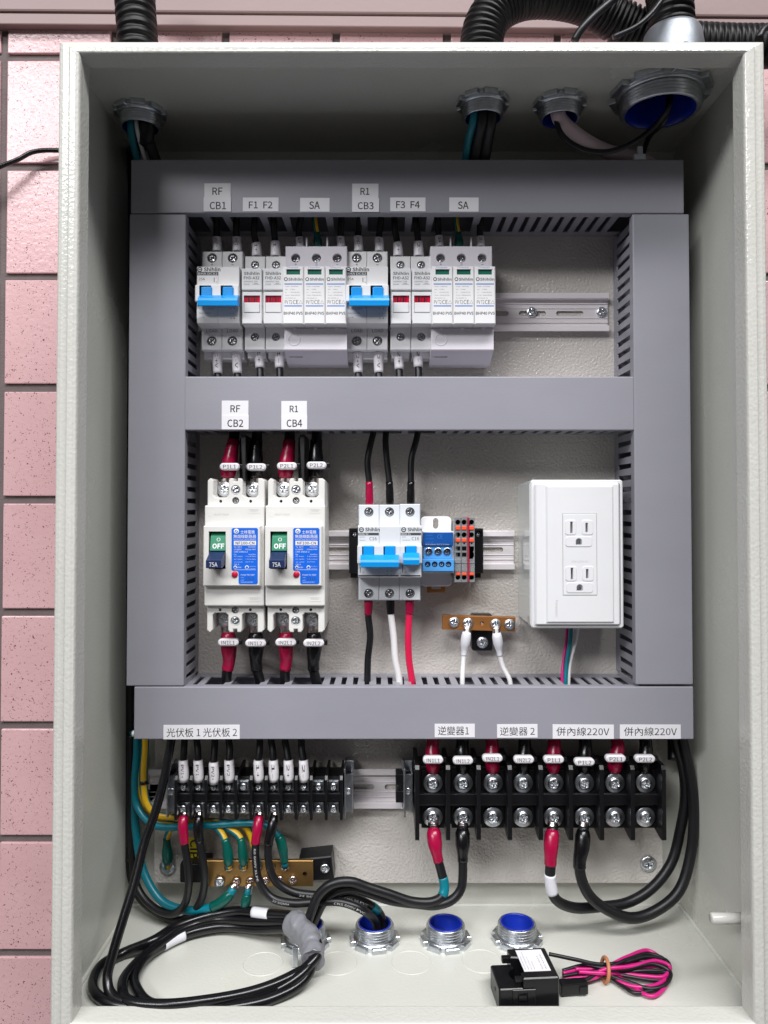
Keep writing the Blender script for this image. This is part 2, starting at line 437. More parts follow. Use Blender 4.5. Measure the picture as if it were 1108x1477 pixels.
SCREW_BRASS = screw_mesh('screw_brass', 'nickel')
def screw(parent, px, py, Y, rpx, me=None, name='screw', ang=None):
    X, Z = P(px, py, Y); r = rpx * mmpx(Y)
    return link_data(name, me or SCREW, (X, Y, Z), parent, (r, min(r*.8, 3.0), r), (0, random.uniform(0, 1.5) if ang is None else ang, 0))
def washer(parent, px, py, Y, rpx, m='zinc', t=1.0, name='washer'):
    X, Z = P(px, py, Y); b = MB(); r = rpx*mmpx(Y); b.lathe([(0.01, -t), (r*0.92, -t), (r, -t*0.6), (r, 0.4)], (X, Y, Z), 'Y', 28)
    return b.obj(name, m, parent)

# ------------------------------------------------------------------ setting: tiled wall and ledge
YW = 727.0
wall = MB().box(-760, 820, YW + .6, YW + 45, -620, 640).obj('wall', 'grout', None, 'grey grouted wall covered with speckled pink square tiles', 'wall', kind='structure', org=(0, YW + 45, -620))
TP = 106.6
tx0 = P(10, 300, YW)[0]; tz0 = P(40, 246, YW)[1]
tb = MB(); tb.box(-TP/2 + 3.5, TP/2 - 3.5, -2, 5.5, -TP/2 + 3.5, TP/2 - 3.5, 1.1, 2)
tile0 = tb.obj('tile', 'pink_tile', wall); tmesh = tile0.data
bpy.data.objects.remove(tile0)
XL, ZT = P(83, 57, 541); XR = P(1105, 57, 541)[0]; ZB = P(977, 1306, 710)[1]
tmesh.transform(Matrix.Translation(Vector(ORG[wall.name]) * S))
for i in range(-2, 7):
    for j in range(-3, 9):
        cx = tx0 + TP*i + TP/2 - 3.2; cz = tz0 - TP*j - TP/2 + 3.2
        if XL + 70 < cx < XR - 70 and cz < ZT - 60 and cz > ZB + 60: continue      # wholly behind the cabinet
        link_data('tile', tmesh, (cx + random.uniform(-.4, .4), YW + random.uniform(-.3, .3), cz + random.uniform(-.4, .4)), wall, rot=(random.uniform(-.004, .004), 0, random.uniform(-.004, .004)))
zl = P(554, 39.5, 716)[1]
b = MB(); b.box(-760, 820, 714, YW + 5, zl + 11.6, zl + 170, 2.0); b.box(-760, 820, 716, YW + 4, zl, zl + 11.3, 1.2)
led = b.obj('ledge', 'ledge_paint', None, 'mauve painted ledge running along the wall above the cabinet', 'ledge', kind='structure'); led.rotation_euler = (0, math.radians(0.45), 0)

# ------------------------------------------------------------------ enclosure
YR, YB = 541.0, 710.0
YP, YD = 695.0, 635.0
enc = thing('electrical_enclosure', 'open pale grey steel wall cabinet with textured paint and folded rim', 'cabinet', ((XL+XR)/2, YB, ZB - 2))
t = 1.6
ZF = ZB                                   # floor surface
MB().box(XL, XR, YB, YB + t, ZF - t, ZT).obj('back_panel', 'paint', enc)
lw = MB().box(XL, XL + t, 556, YB - .02, ZF + .02, ZT - t - .02).obj('side_wall', 'paint', enc)
rw = MB().box(XR - t, XR, 556, YB - .02, ZF + .02, ZT - t - .02).obj('side_wall', 'paint', enc)
fl = MB().box(XL, XR, 556, YB - .02, ZF - t, ZF).obj('floor_plate', 'paint', enc)
# rounded seams along the floor
b = MB(); b.tube([(XL+2, YB-1, ZF+0.4), (XR-2, YB-1, ZF+0.4)], 2.0, 10); b.tube([(XR-t-0.6, 560, ZF+0.4), (XR-t-0.6, YB-1, ZF+0.4)], 2.0, 10); b.tube([(XL+t+0.6, 560, ZF+0.4), (XL+t+0.6, YB-1, ZF+0.4)], 2.0, 10)
b.obj('seam', 'paint', fl)
# folded rim: profile swept round the opening (inward distance, depth)
prof = [(0, 575), (0, 546), (0.5, 543.6), (1.6, 542.4), (4.2, 541.4), (8.0, 541.0), (8.8, 541.0), (9.2, 539.0), (9.9, 537.6), (11.0, 537.0), (15.6, 537.0), (16.9, 537.5), (17.6, 538.6), (17.8, 540.2), (17.8, 555.0), (17.2, 556.2), (15.5, 556.6), (1.0, 556.6), (0.8, 575)]
b = MB(); rings = []
kl, kr, kt, kb = 1.0, 1.0, 0.70, 0.53
for d, y in prof:
    rings.append([b.bm.verts.new(c) for c in ((XL + d*kl, y, ZF - t + d*kb), (XR - d*kr, y, ZF - t + d*kb), (XR - d*kr, y, ZT - d*kt), (XL + d*kl, y, ZT - d*kt))])
for k in range(len(rings) - 1):
    for i in range(4):
        j = (i+1) % 4; b.face([rings[k][i], rings[k][j], rings[k+1][j], rings[k+1][i]])
rim = b.obj('rim', 'rim_paint', enc)
md = rim.modifiers.new('soft', 'BEVEL'); md.width = 0.0006; md.segments = 2; md.limit_method = 'ANGLE'; md.angle_limit = math.radians(25)
# knock-outs pressed into the floor
for px, py in ((379, 1390), (487, 1389), (593, 1388), (695, 1386)):
    c = Q(px, py, ZF); b = MB(); b.lathe([(15.3, 0.0), (15.6, 0.35), (16.2, 0.35), (16.5, 0.0)], (c.x, c.y, ZF + 0.02), 'Z', 40, closed=True); b.obj('knockout', 'paint', enc)
# hinge boss on the right wall
c0 = P(1074, 1331, 560)
b = MB(); b.lathe([(0.01, -16), (3.4, -16), (4.0, -15.2), (4.0, 15)], (XR - 19, 566, c0[1]), 'X', 20); b.obj('hinge_boss', 'rim_paint', enc)

# mounting plate
x0, z0 = P(222, 1274, YP); x1 = P(957, 1274, YP)[0]
plate = thing('mounting_plate', 'pale grey hammer-finish mounting plate carrying rails and ducts at the cabinet back', 'mounting plate', ((x0+x1)/2, YP, z0))
MB().box(x0, x1, YP, YP + 2, z0, 318, 0.6).obj('panel', 'plate_paint', plate)
for px, py in ((935, 1246), (242, 1250)):
    w_ = washer(plate, px, py, YP - 1, 11.5); screw(plate, px, py, YP - 3.2, 10, name='bolt')

# ------------------------------------------------------------------ wiring ducts
def finger_mesh(vertical):
    # a comb finger: narrow at its root, widening under the cover; length along Y, 1.4 mm thick
    pts = [(685, -2.6), (648, -3.1), (645, -4.2), (638, -4.2), (638, 4.2), (645, 4.2), (648, 3.1), (685, 2.6)]
    pts = [(y - 660, u) for y, u in pts]
    b = MB()
    if vertical: b.slab(pts, -0.7, 0.7, axis='X')                                    # (Y,Z) polygon, thickness along X
    else: b.slab([(u, y) for y, u in pts], -0.7, 0.7, axis='Z')
    for v in b.bm.verts: v.co *= S
    bmesh.ops.recalc_face_normals(b.bm, faces=b.bm.faces[:])
    me = bpy.data.meshes.new('finger'); b.bm.to_mesh(me); b.bm.free(); me.materials.append(M['duct']); return me
FV, FH = finger_mesh(True), finger_mesh(False)
def duct(label, x0, y0, x1, y1, vert, sides):
    """sides: {'lo'|'hi': list of finger positions in mm, None = closed wall}"""
    X0, Z1 = P(x0, y0, YD); X1, Z0 = P(x1, y1, YD)
    r = thing('wiring_duct', label, 'cable duct', ((X0+X1)/2, YP, Z0), 'grey wiring ducts around the mounting plate')
    b = MB(); b.box(X0, X1, YD, YD + 2, Z0, Z1, 0.9, 3)
    if vert: b.box(X0 + .1, X0 + 1.7, YD + 1.5, YD + 9, Z0, Z1, 0.3); b.box(X1 - 1.7, X1 - .1, YD + 1.5, YD + 9, Z0, Z1, 0.3)
    else: b.box(X0, X1, YD + 1.5, YD + 9, Z0 + .1, Z0 + 1.7, 0.3); b.box(X0, X1, YD + 1.5, YD + 9, Z1 - 1.7, Z1 - .1, 0.3)
    b.obj('cover', 'duct', r)
    b = MB(); g = 2.0
    if vert:
        b.box(X0 + g, X1 - g, YP - 2, YP - .05, Z0, Z1)
        for s, x in (('lo', X0 + g), ('hi', X1 - g)):
            f = sides.get(s)
            if f is None: b.box(x, x + 1.4 if s == 'lo' else x - 1.4, 640, YP - 2.02, Z0, Z1)
            else: b.box(min(x, x + (1.4 if s == 'lo' else -1.4)), max(x, x + (1.4 if s == 'lo' else -1.4)), 684.5, YP - 2.02, Z0, Z1, 0.2)
    else:
        b.box(X0, X1, YP - 2, YP - .05, Z0 + g, Z1 - g)
        for s, z in (('lo', Z0 + g), ('hi', Z1 - g)):
            f = sides.get(s); z2 = z + (1.4 if s == 'lo' else -1.4)
            if f is None: b.box(X0, X1, 640, YP - 2.02, min(z, z2), max(z, z2))
            else: b.box(X0, X1, 684.5, YP - 2.02, min(z, z2), max(z, z2), 0.2)
    base = b.obj('channel', 'duct', r)
    for s, f in sides.items():
        for q in f or ():
            if vert: pos = ((X0 + g + .7) if s == 'lo' else (X1 - g - .7), 660, q)
            else: pos = (q, 660, (Z0 + g + .7) if s == 'lo' else (Z1 - g - .7))
            link_data('finger', FV if vert else FH, pos, base)
    return r, (X0, X1, Z0, Z1)
def rng(a, b_, st=10.0):
    out = []; v = a
    while v <= b_: out.append(v); v += st
    return out
def bx_(px, Y=684): return P(px, 700, Y)[0]
zz = lambda py: P(300, py, 660)[1]
topf = [bx_(p) for p in (308, 336, 387, 418, 478, 526, 588, 618, 683)] + rng(bx_(712), bx_(875))
duct_top, dt = duct('horizontal grey duct cover across the top, carrying the CB1 to SA stickers', 189, 230, 987, 307.5, False, {'lo': topf})
vf = [z for z in rng(zz(982), zz(318))]
skip = lambda z: P(0, 540, 660)[1] + 2 > z > P(0, 625, 660)[1] - 2
duct_l, dl = duct('tall grey duct on the left beside the 75A breakers', 187, 308.6, 265, 989.5, True, {'hi': [z for z in vf if not skip(z)]})
duct_r, dr = duct('tall grey duct on the right beside the white outlet box', 912.5, 308.6, 1000, 987.5, True, {'lo': [z for z in vf if not skip(z)]})
midf = [x for x in rng(bx_(278), bx_(905)) if not any(abs(x - bx_(c)) < 8.5 for c in (336, 372, 415, 457, 537, 556, 602))]
duct_m, dm = duct('short grey duct across the middle, carrying the CB2 and CB4 stickers', 266.5, 543, 915, 620.5, False, {'lo': midf})
botf = [bx_(p) for p in (287, 303, 339, 388, 422)] + [x for x in rng(bx_(474), bx_(890))]
botf = [x for x in botf if not any(abs(x - bx_(c, 675)) < 3.0 for c in (530, 577, 594, 667, 734, 817))]
duct_b, db = duct('wide grey duct across the bottom, carrying the Chinese lettered stickers', 193.5, 990.6, 1001, 1066.5, False, {'hi': botf})
MB().lathe([(0.01, -1.2), (2.0, -1.0), (2.6, 0), (2.6, 3)], (P(190, 1058, 640)[0] + 1.5, 640, P(190, 1058, 640)[1]), 'X', 16).obj('push_rivet', 'white', duct_b)

# ------------------------------------------------------------------ DIN rails
def rail(label, x0, x1, yc, slots, screws):
    X0, Zc = P(x0, yc, 687.5); X1 = P(x1, yc, 687.5)[0]
    r = thing('mounting_rail', label, 'mounting rail', ((X0+X1)/2, YP, Zc - 17.5), 'slotted metal rails on the mounting plate')
    hs = [stadium(P(s, yc, 693)[0], Zc, 25 if len(slots) < 9 else 25, 4.6) for s in slots]
    b = MB()
    b.slab(rect(X0, Zc - 13.2, X1, Zc + 13.2), 692.6, 694.2, hs)
    for sg in (-1, 1):
        b.box(X0, X1, 687.6, 694.2, min(Zc + sg*12.2, Zc + sg*13.6), max(Zc + sg*12.2, Zc + sg*13.6), .2)
        b.box(X0, X1, 687.2, 688.6, min(Zc + sg*12.3, Zc + sg*17.5), max(Zc + sg*12.3, Zc + sg*17.5), .4)
        b.box(X0, X1, 691.6, 692.9, min(Zc + sg*8.2, Zc + sg*9.0), max(Zc + sg*8.2, Zc + sg*9.0), .2)
        b.box(X0, X1, 691.9, 692.9, min(Zc + sg*4.2, Zc + sg*4.8), max(Zc + sg*4.2, Zc + sg*4.8), .2)
    b.obj('profile', 'rail', r)
    for s in screws: screw(r, s, yc, 691.0, 7.5)
    return r
rail('long slotted rail behind the top row of breakers', 268, 879, 450, (714, 768, 822), (767, 868))
rail('slotted rail behind the blue-lever breakers in the middle', 466, 742.5, 793.5, (487, 541, 595, 649, 706), ())
rail('slotted rail joining the small and large black terminal strips', 214, 606, 1138, (520, 575, 230), ())

# ------------------------------------------------------------------ stickers
def sticker(body, r, textr, label, par='', Y=YD, dy=0.0):
    X0, Z1 = P(r[0], r[1], Y); X1, Z0 = P(r[2], r[3], Y)
    yf = Y - 0.35 - dy
    b = MB(); b.box(X0, X1, yf, Y - .02 - dy, Z0, Z1, 0.08, 1)
    o = b.obj('sticker', 'sticker', None, label, 'sticker', 'white lettered stickers on the ducts', org=((X0+X1)/2, Y - .02, Z0))
    o.rotation_euler = (0, math.radians(random.uniform(-.35, .35)), 0)
    lettering(o, body, textr, yf - 0.06, bold=.012 if body.isascii() else 0)
    return o
sticker('RF', (295, 264.5, 333, 286), (306.5, 270.5, 321, 281), 'white sticker reading RF, just above the CB1 sticker')
sticker('CB1', (294, 285, 333.5, 305.5), (302.5, 291, 326, 302), 'white sticker reading CB1 on the top duct', dy=.36)
sticker('F1  F2', (350.5, 285, 402, 305), (359, 290.5, 393, 300.5), 'white sticker reading F1 F2 on the top duct')
sticker('SA', (433, 285.5, 475.5, 305.5), (446, 290.5, 461.5, 301.5), 'white sticker reading SA above the left surge arrester')
sticker('R1', (508, 265, 546, 287), (520, 271, 533, 281), 'white sticker reading R1, just above the CB3 sticker')
sticker('CB3', (508, 286, 547, 306), (516, 291.5, 539, 302), 'white sticker reading CB3 on the top duct', dy=.36)
sticker('F3  F4', (563, 285, 614, 305), (571.5, 290, 605.5, 300.5), 'white sticker reading F3 F4 on the top duct')
sticker('SA', (648, 285, 690.5, 305.5), (660.5, 290.5, 676, 301.5), 'white sticker reading SA above the right surge arrester')
sticker('RF', (320, 578, 358.5, 600), (332.5, 584.5, 346.5, 594.5), 'white sticker reading RF, just above the CB2 sticker')
sticker('CB2', (320, 599, 359, 619.5), (328, 605, 351, 616), 'white sticker reading CB2 on the middle duct', dy=.36)
sticker('R1', (406, 578.5, 443, 600.5), (418, 585, 430, 594.5), 'white sticker reading R1, just above the CB4 sticker')
sticker('CB4', (406, 600, 443.5, 619.5), (413.5, 605, 436, 616), 'white sticker reading CB4 on the middle duct', dy=.36)
sticker('光伏板 1 光伏板 2', (236, 1045.5, 346, 1066), (240.5, 1050, 342, 1063), 'long white sticker with Chinese lettering and numbers 1 and 2, left on bottom duct')
sticker('逆變器1', (627, 1044, 685, 1063.5), (632, 1047.5, 676.5, 1060.5), 'white sticker with Chinese lettering ending in 1, above the IN1 markers')
sticker('逆變器 2', (717, 1044.5, 775.5, 1064), (721.5, 1048.5, 771.5, 1061), 'white sticker with Chinese lettering ending in 2, above the IN2 markers')
sticker('併內線220V', (797, 1045, 885.5, 1065.5), (802.5, 1049, 879, 1061.5), 'left one of two white stickers reading 220V, above the P1 wires')
sticker('併內線220V', (894, 1045, 982, 1065.5), (900, 1049, 976.5, 1061.5), 'right one of two white stickers reading 220V, above the P2 wires')

# ------------------------------------------------------------------ DIN-rail devices
def casing(b, xs, zt, zt2, zb2, zb, Ysh, Yf, Yb, hr, hz_t, hz_b, slope=2.0, lowslope=5.0):
    """stepped breaker body, one moulding per pole; round screw wells in the shoulders"""
    for x0, x1 in zip(xs[:-1], xs[1:]):
        x0 += .12; x1 -= .12; c = (x0 + x1)/2
        pr = [(Yb, zb + 1), (Yb, zt - 1), (Ysh + 7, zt), (Ysh + 7, zt2), (Yf + 1.2, zt2), (Yf, zt2 - 1.2), (Yf, zb2 + lowslope), (Yf + 1.5, zb2 + slope*.6), (Yf + 6, zb2), (Ysh + 7, zb2), (Ysh + 7, zb)]
        b.slab(pr, x0, x1, axis='X')
        b.slab(rect(x0, zt2 - .5, x1, zt), Ysh, Ysh + 7.01, [circle(c, hz_t, hr)], bev=0.7)
        b.slab(rect(x0, zb, x1, zb2 + .5), Ysh, Ysh + 7.01, [circle(c, hz_b, hr)], bev=0.7)
def brand(parent, px, py, Y, w, h, m='ink', ring=True):
    if ring:
        X, Z = P(px, py, Y); r = h*0.72*mmpx(Y)
        b = MB(); b.lathe([(r*.62, 0), (r, 0), (r, .03), (r*.62, .03), (r*.62, 0)], (X, Y - .05, Z), 'Y', 20, closed=True); b.box(X - r*.45, X + r*.45, Y - .05, Y, Z - r*.16, Z + r*.16); b.obj('emblem', m, parent)
    return lettering(parent, 'Shihlin', (px + h*1.1, py - h*.62, px + h*1.1 + w, py + h*.5), Y - .05, m, bold=.03)
def pbox_obj(name, m, parent, x0, y0, x1, y1, Yf, Yb, bev=0.0): return MB().pbox(x0, y0, x1, y1, Yf, Yb, bev).obj(name, m, parent)

def toggle_lever(parent, bar, stems, Yf):
    b = MB()
    for x0, y0, x1, y1 in stems: b.pbox(x0, y0, x1, y1 + 3, Yf - 6.0, Yf + 2, .8)
    X0, Z1 = P(bar[0], bar[1], Yf - 13); X1, Z0 = P(bar[2], bar[3], Yf - 13)
    h = Z1 - Z0
    b.slab([(Yf - 2, Z1 + .6), (Yf - 6.0, Z1 + .6), (Yf - 12.2, Z1 - h*.35), (Yf - 13, Z1 - h*.55), (Yf - 12.6, Z0 + .4), (Yf - 11.5, Z0), (Yf - 2, Z0 + h*.25)], X0, X1, axis='X')
    o = b.obj('toggle_lever', 'blue_toggle', parent)
    return o

def dc_breaker(dx, label):
    OFF[0] = dx
    Ysh, Yf = 661, 644
    X0 = P(284, 425, Yf)[0]; xs = [X0, X0 + 18, X0 + 36]
    zt = P(300, 362.5, Ysh)[1]; zt2 = P(300, 384, Yf)[1]; zb2 = P(300, 467.5, Yf)[1]; zb = P(300, 505, Ysh)[1]
    r = thing('circuit_breaker', label, 'circuit breaker', (X0 + 18, 688, zb), 'blue-lever breakers of the top row')
    zs1, zs2 = P(300, 372, Ysh)[1], P(300, 491.6, Ysh)[1]
    b = MB(); casing(b, xs, zt, zt2, zb2, zb, Ysh, Yf, 688, 4.3, zs1, zs2)
    b.box(X0 + .3, X0 + 35.7, Ysh + 10, 686, zb - 6, zb)
    b.obj('casing', 'white', r)
    MB().box(X0 + .4, X0 + 35.6, Ysh - .6, Ysh + .2, P(300, 482, Ysh)[1], P(300, 480.6, Ysh)[1], .1).obj('ridge', 'white', r)
    for k in (0, 1):
        for py in (372, 491.6):
            X, Z = P(0, py, Ysh + 2)[0], P(0, py, Ysh)[1]
            link_data('screw', SCREW_DARK, (X0 + 9 + 18*k, Ysh + 2.2, Z), r, (3.5, 2, 3.5), (0, random.uniform(0, 1.5), 0))
        lettering(r, 'LOAD', None, Ysh - .1, 'ink_grey', mm=(X0 + 4.4 + 18*k, P(0, 479.3, Ysh)[1], X0 + 14 + 18*k, P(0, 475, Ysh)[1]))
        lettering(r, '+' if k == 0 else '-', None, Ysh - .1, 'ink_grey', mm=(X0 + 8 + 18*k, P(0, 383.4 if k == 0 else 382.2, Ysh)[1], X0 + 10 + 18*k, P(0, 380 if k == 0 else 381.6, Ysh)[1]))
    # toggle surround
    fx0, fz1 = X0 - .6, P(0, 411, Yf - 3)[1]; fz0 = P(0, 436, Yf - 3)[1]
    wells = [rect(X0 + 3.2, fz0 + 1.5, X0 + 13.2, fz1 - .8), rect(X0 + 21.2, fz0 + 1.5, X0 + 31.2, fz1 - .8)]
    MB().slab(rrect(fx0, fz0, X0 + 36.6, fz1, 1.4), Yf - 4.5, Yf + 1, wells, bev=.9).obj('toggle_surround', 'white', r)
    toggle_lever(r, (284.8, 423.5, 342.3, 441), [(289.9, 413.2, 305.4, 427), (320.9, 413.2, 336.5, 427)], Yf)
    lf = Yf - .06
    brand(r, 288.3, 388.8, Yf, 24, 5.2)
    pbox_obj('name_band', 'ink_grey', r, 284.6, 392.2, 315, 397.2, lf, Yf)
    lettering(r, 'BHA DC62', (286, 393.1, 313.6, 396.4), lf - .05, 'ink_white')
    lettering(r, '25A', (287, 400.5, 295.6, 404.2), lf, 'ink_grey')
    lettering(r, 'I\nO', (311.5, 400, 313.6, 407.6), lf, 'ink_grey', line=1.1)
    lettering(r, '|', (308.6, 400.4, 309.5, 407), lf, 'ink_grey')
    lettering(r, 'Icu=10kA\n500VDC\n25A', (287.4, 444.6, 308, 458.6), lf, 'ink_grey')
    lettering(r, '1 3\n\\ \\\n2 4', (331.5, 444, 339.5, 460), lf, 'ink_grey')
    OFF[0] = 0
    return r
DX = 126.4
dc_breaker(0, 'two-pole breaker with blue lever below the CB1 sticker')
dc_breaker(DX, 'two-pole breaker with blue lever below the CB3 sticker')

def fuse_holder(dx, label):
    OFF[0] = dx
    Ysh, Yf = 660, 646
    X0 = P(349, 425, Yf)[0]; xs = [X0, X0 + 17.8]
    zt = P(360, 369.5, Ysh)[1]; zt2 = P(360, 388, Yf)[1]; zb2 = P(360, 467, Yf)[1]; zb = P(360, 505, Ysh)[1]
    r = thing('fuse_holder', label, 'fuse holder', (X0 + 9, 688, zb), 'white fuse holders of the top row')
    b = MB(); casing(b, xs, zt, zt2, zb2, zb, Ysh, Yf, 688, 3.6, P(360, 382, Ysh)[1], P(360, 486, Ysh)[1], 2, 3)
    b.box(X0 + 1, X0 + 16.8, Ysh + 10, 686, zb - 5, zb)
    b.obj('casing', 'white', r)
    for py in (382, 486): link_data('screw', SCREW_DARK, (X0 + 9, Ysh + 1.6, P(0, py, Ysh)[1]), r, (3.1, 2, 3.1), (0, random.uniform(0, 1.5), 0))
    # pull-out carrier: upper label block and slider with window
    zc0, zc1 = P(0, 420, Yf)[1], zt2
    c = MB(); c.box(X0 + .3, X0 + 17.5, Yf - 3.2, Yf + 1, zc0, zc1 - .3, 1.0)
    ca = c.obj('carrier', 'gloss_white', r)
    wz1, wz0 = P(0, 427, Yf)[1], P(0, 452, Yf)[1]; wm = P(0, 437, Yf)[1]
    MB().slab(rect(X0 + .6, P(0, 468, Yf)[1], X0 + 17.2, P(0, 421.5, Yf)[1]), Yf - 2.0, Yf + 1, [rect(X0 + 2, wz0, X0 + 15.8, wz1)], bev=.6).obj('carrier', 'gloss_white', r)
    w = MB().box(X0 + 2.1, X0 + 15.7, Yf - .6, Yf + .6, wm, wz1 - .1).obj('fuse_window', 'red_window', r)
    for i, (a, e) in enumerate(((3.4, .7), (5.4, 1.4), (8.1, .6), (10.3, 1.2), (12.6, .6))): MB().box(X0 + a, X0 + a + e, Yf - .75, Yf - .55, wm + .5, wz1 - .7).obj('fuse_bar', 'black_plastic', w)
    MB().box(X0 + 2.3, X0 + 15.5, Yf - 2.6, Yf + .5, wz0 + .2, wm - .2, .5).obj('grip', 'gloss_white', r)
    lf = Yf - 3.27
    lettering(r, 'Shihlin', None, lf, 'ink', bold=.02, mm=(X0 + 2.2, P(0, 396.6, lf)[1], X0 + 15.4, P(0, 392, lf)[1]))
    lettering(r, 'FHD-A32', None, lf, 'ink', bold=.012, mm=(X0 + 2.2, P(0, 403, lf)[1], X0 + 15.4, P(0, 398.6, lf)[1]))
    lettering(r, '1000VDC 32A', None, lf, 'ink_grey', mm=(X0 + 2.2, P(0, 407.2, lf)[1], X0 + 14, P(0, 405, lf)[1]))
    lettering(r, '10x38', None, lf, 'ink_grey', mm=(X0 + 2.2, P(0, 411, lf)[1], X0 + 7, P(0, 409, lf)[1]))
    b = MB(); zf = P(0, 410, lf)[1]; b.box(X0 + 9.5, X0 + 15.5, lf, lf + .05, zf - .12, zf + .12); b.box(X0 + 11, X0 + 14, lf, lf + .05, zf + .5, zf + .75); b.obj('fuse_symbol', 'ink_grey', r)
    OFF[0] = 0
    return r
fuse_holder(0, 'white fuse holder right next to the breaker below CB1')
fuse_holder(18.2, 'white fuse holder left of the surge arrester, below F2')
fuse_holder(DX + .3, 'white fuse holder right next to the breaker below CB3')
fuse_holder(DX + 18.3, 'white fuse holder left of the right-hand surge arrester, below F4')

def surge_arrester(dx, label):
    OFF[0] = dx
    Ysh, Yf = 657, 639
    X0 = P(407.6, 425, Yf)[0]; W = 54.0; xs = [X0 + 18*i for i in range(4)]
    zt = P(450, 355, Ysh)[1]; zt2 = P(450, 384, Yf)[1]; zb2 = P(450, 467.5, Yf)[1]; zb = P(450, 506, Ysh - 5)[1]
    r = thing('surge_arrester', label, 'surge arrester', (X0 + 27, 688, zb - 8), 'three-module surge arresters of the top row')
    b = MB()
    zs = P(0, 372, Ysh)[1]
    b.slab(rect(X0 + .2, zt2 - 2, X0 + W - .2, zt), Ysh, Ysh + 8, [circle(X0 + 9 + 18*i, zs, 4.0) for i in range(3)], bev=.6)
    b.slab([(688, zb - 8), (688, zt - 2), (Ysh + 8, zt), (Ysh + 8, zb2), (Ysh - 5, zb2), (Ysh - 6, zb2 - 1), (Ysh - 6, zb + 1), (Ysh - 5.2, zb), (Ysh + 16, zb - 8)], X0 + .2, X0 + W - .2, axis='X')
    for x in (X0 + 18, X0 + 36): b.box(x - .6, x + .6, Ysh + 4, 680, zt, zt + 9)
    b.obj('base', 'lilac_white', r)
    X, Z = X0 + 8.6, P(0, 490, Ysh - 6)[1]
    MB().lathe([(4.5, 0), (4.7, -.35), (5.1, -.35), (5.3, 0)], (X, Ysh - 6, Z), 'Y', 32, closed=True).obj('round_knockout', 'lilac_white', r)
    bz = zb - 4; MB().box(X0 + 3, X0 + 15, Ysh + 3.2, Ysh + 4.8, bz - .7, bz + .7, .3).obj('slot', 'lilac_white', r)
    for i in range(3):
        link_data('screw', SCREW_DARK, (X0 + 9 + 18*i, Ysh + 4.5, zs), r, (3.4, 2, 3.4), (0, random.uniform(0, 1.5), 0))
        lettering(r, ('+', '=', '-')[i], None, Ysh - .1, 'ink_grey', mm=(X0 + 8.2 + 18*i, P(0, (383, 382.6, 381.6)[i], Ysh)[1], X0 + 10 + 18*i, P(0, (379.6, 380.2, 381)[i], Ysh)[1]))
        x0, x1 = xs[i] + .2, xs[i + 1] - .2
        wz1, wz0 = P(0, 388.5, Yf)[1], P(0, 396, Yf)[1]
        p = MB(); p.slab(rect(x0, zb2, x1, zt2), Yf, Ysh + 6, [rect(x0 + 3, wz0, x1 - 3, wz1)], bev=.8)
        p.box(x0 + 7.5, x1 - 7.5, Ysh - 6.8, Ysh - 5, zb2 - 2.2, zb2)
        pl = p.obj('plug_module', 'white', r)
        MB().box(x0 + 2.9, x1 - 2.9, Yf + 1.0, Yf + 2, wz0 - .1, wz1 + .1).obj('status_window', 'green_window', pl)
        MB().box(x0 + 2.6, x1 - 2.6, Yf - .5, Yf + .2, wz1 - 0.1, wz1 + .7, .2).obj('window_lip', 'lilac_white', pl)
        lf = Yf - .08
        for py in (409.6, 441.2): MB().box(x0 + 1.4, x1 - 1.4, lf, Yf, P(0, py + .75, lf)[1], P(0, py - .75, lf)[1]).obj('blue_line', 'ink_blue', pl)
        mmr = lambda a, pa, c_, pc: (x0 + a, P(0, pc, lf)[1], x0 + c_, P(0, pa, lf)[1])
        lettering(pl, 'Shihlin', None, lf, 'ink_grey', bold=.025, mm=mmr(4.6, 400.6, 16.6, 404.8))
        cx_, cz_ = x0 + 2.6, P(0, 402.6, lf)[1]
        MB().lathe([(1.0, 0), (1.6, 0), (1.6, .04), (1.0, .04), (1.0, 0)], (cx_, lf, cz_), 'Y', 18, closed=True).obj('emblem', 'ink_grey', pl)
        lettering(pl, 'T Protection', None, lf, 'ink_blue', mm=mmr(3.4, 384.6, 13, 386.8))
        lettering(pl, 'Ucpv : 1000Vdc\nUp    : 3.8kV\nIn      : 20kA(8/20)\nImax : 40kA(8/20)\nEN 50539-11', None, lf, 'ink_grey', mm=mmr(2.2, 412.5, 14.6, 430.5))
        lettering(pl, 'PV T2', None, lf, 'ink_grey', mm=mmr(1.8, 433, 8, 438.4))
        lettering(pl, 'CE', None, lf, 'ink', mm=mmr(8.6, 432.6, 13.2, 438.6))
        lettering(pl, '△', None, lf, 'ink', mm=mmr(13.6, 432.8, 16.8, 438.2))
        lettering(pl, 'BHP40 PV5', None, lf, 'ink_grey', bold=.02, mm=mmr(.9, 449.6, 16.8, 454))
    OFF[0] = 0
    return r
surge_arrester(0, 'white three-module surge arrester between fuse holder F2 and the breaker below CB3')
surge_arrester(DX - .6, 'white three-module surge arrester at the right end of the top row')

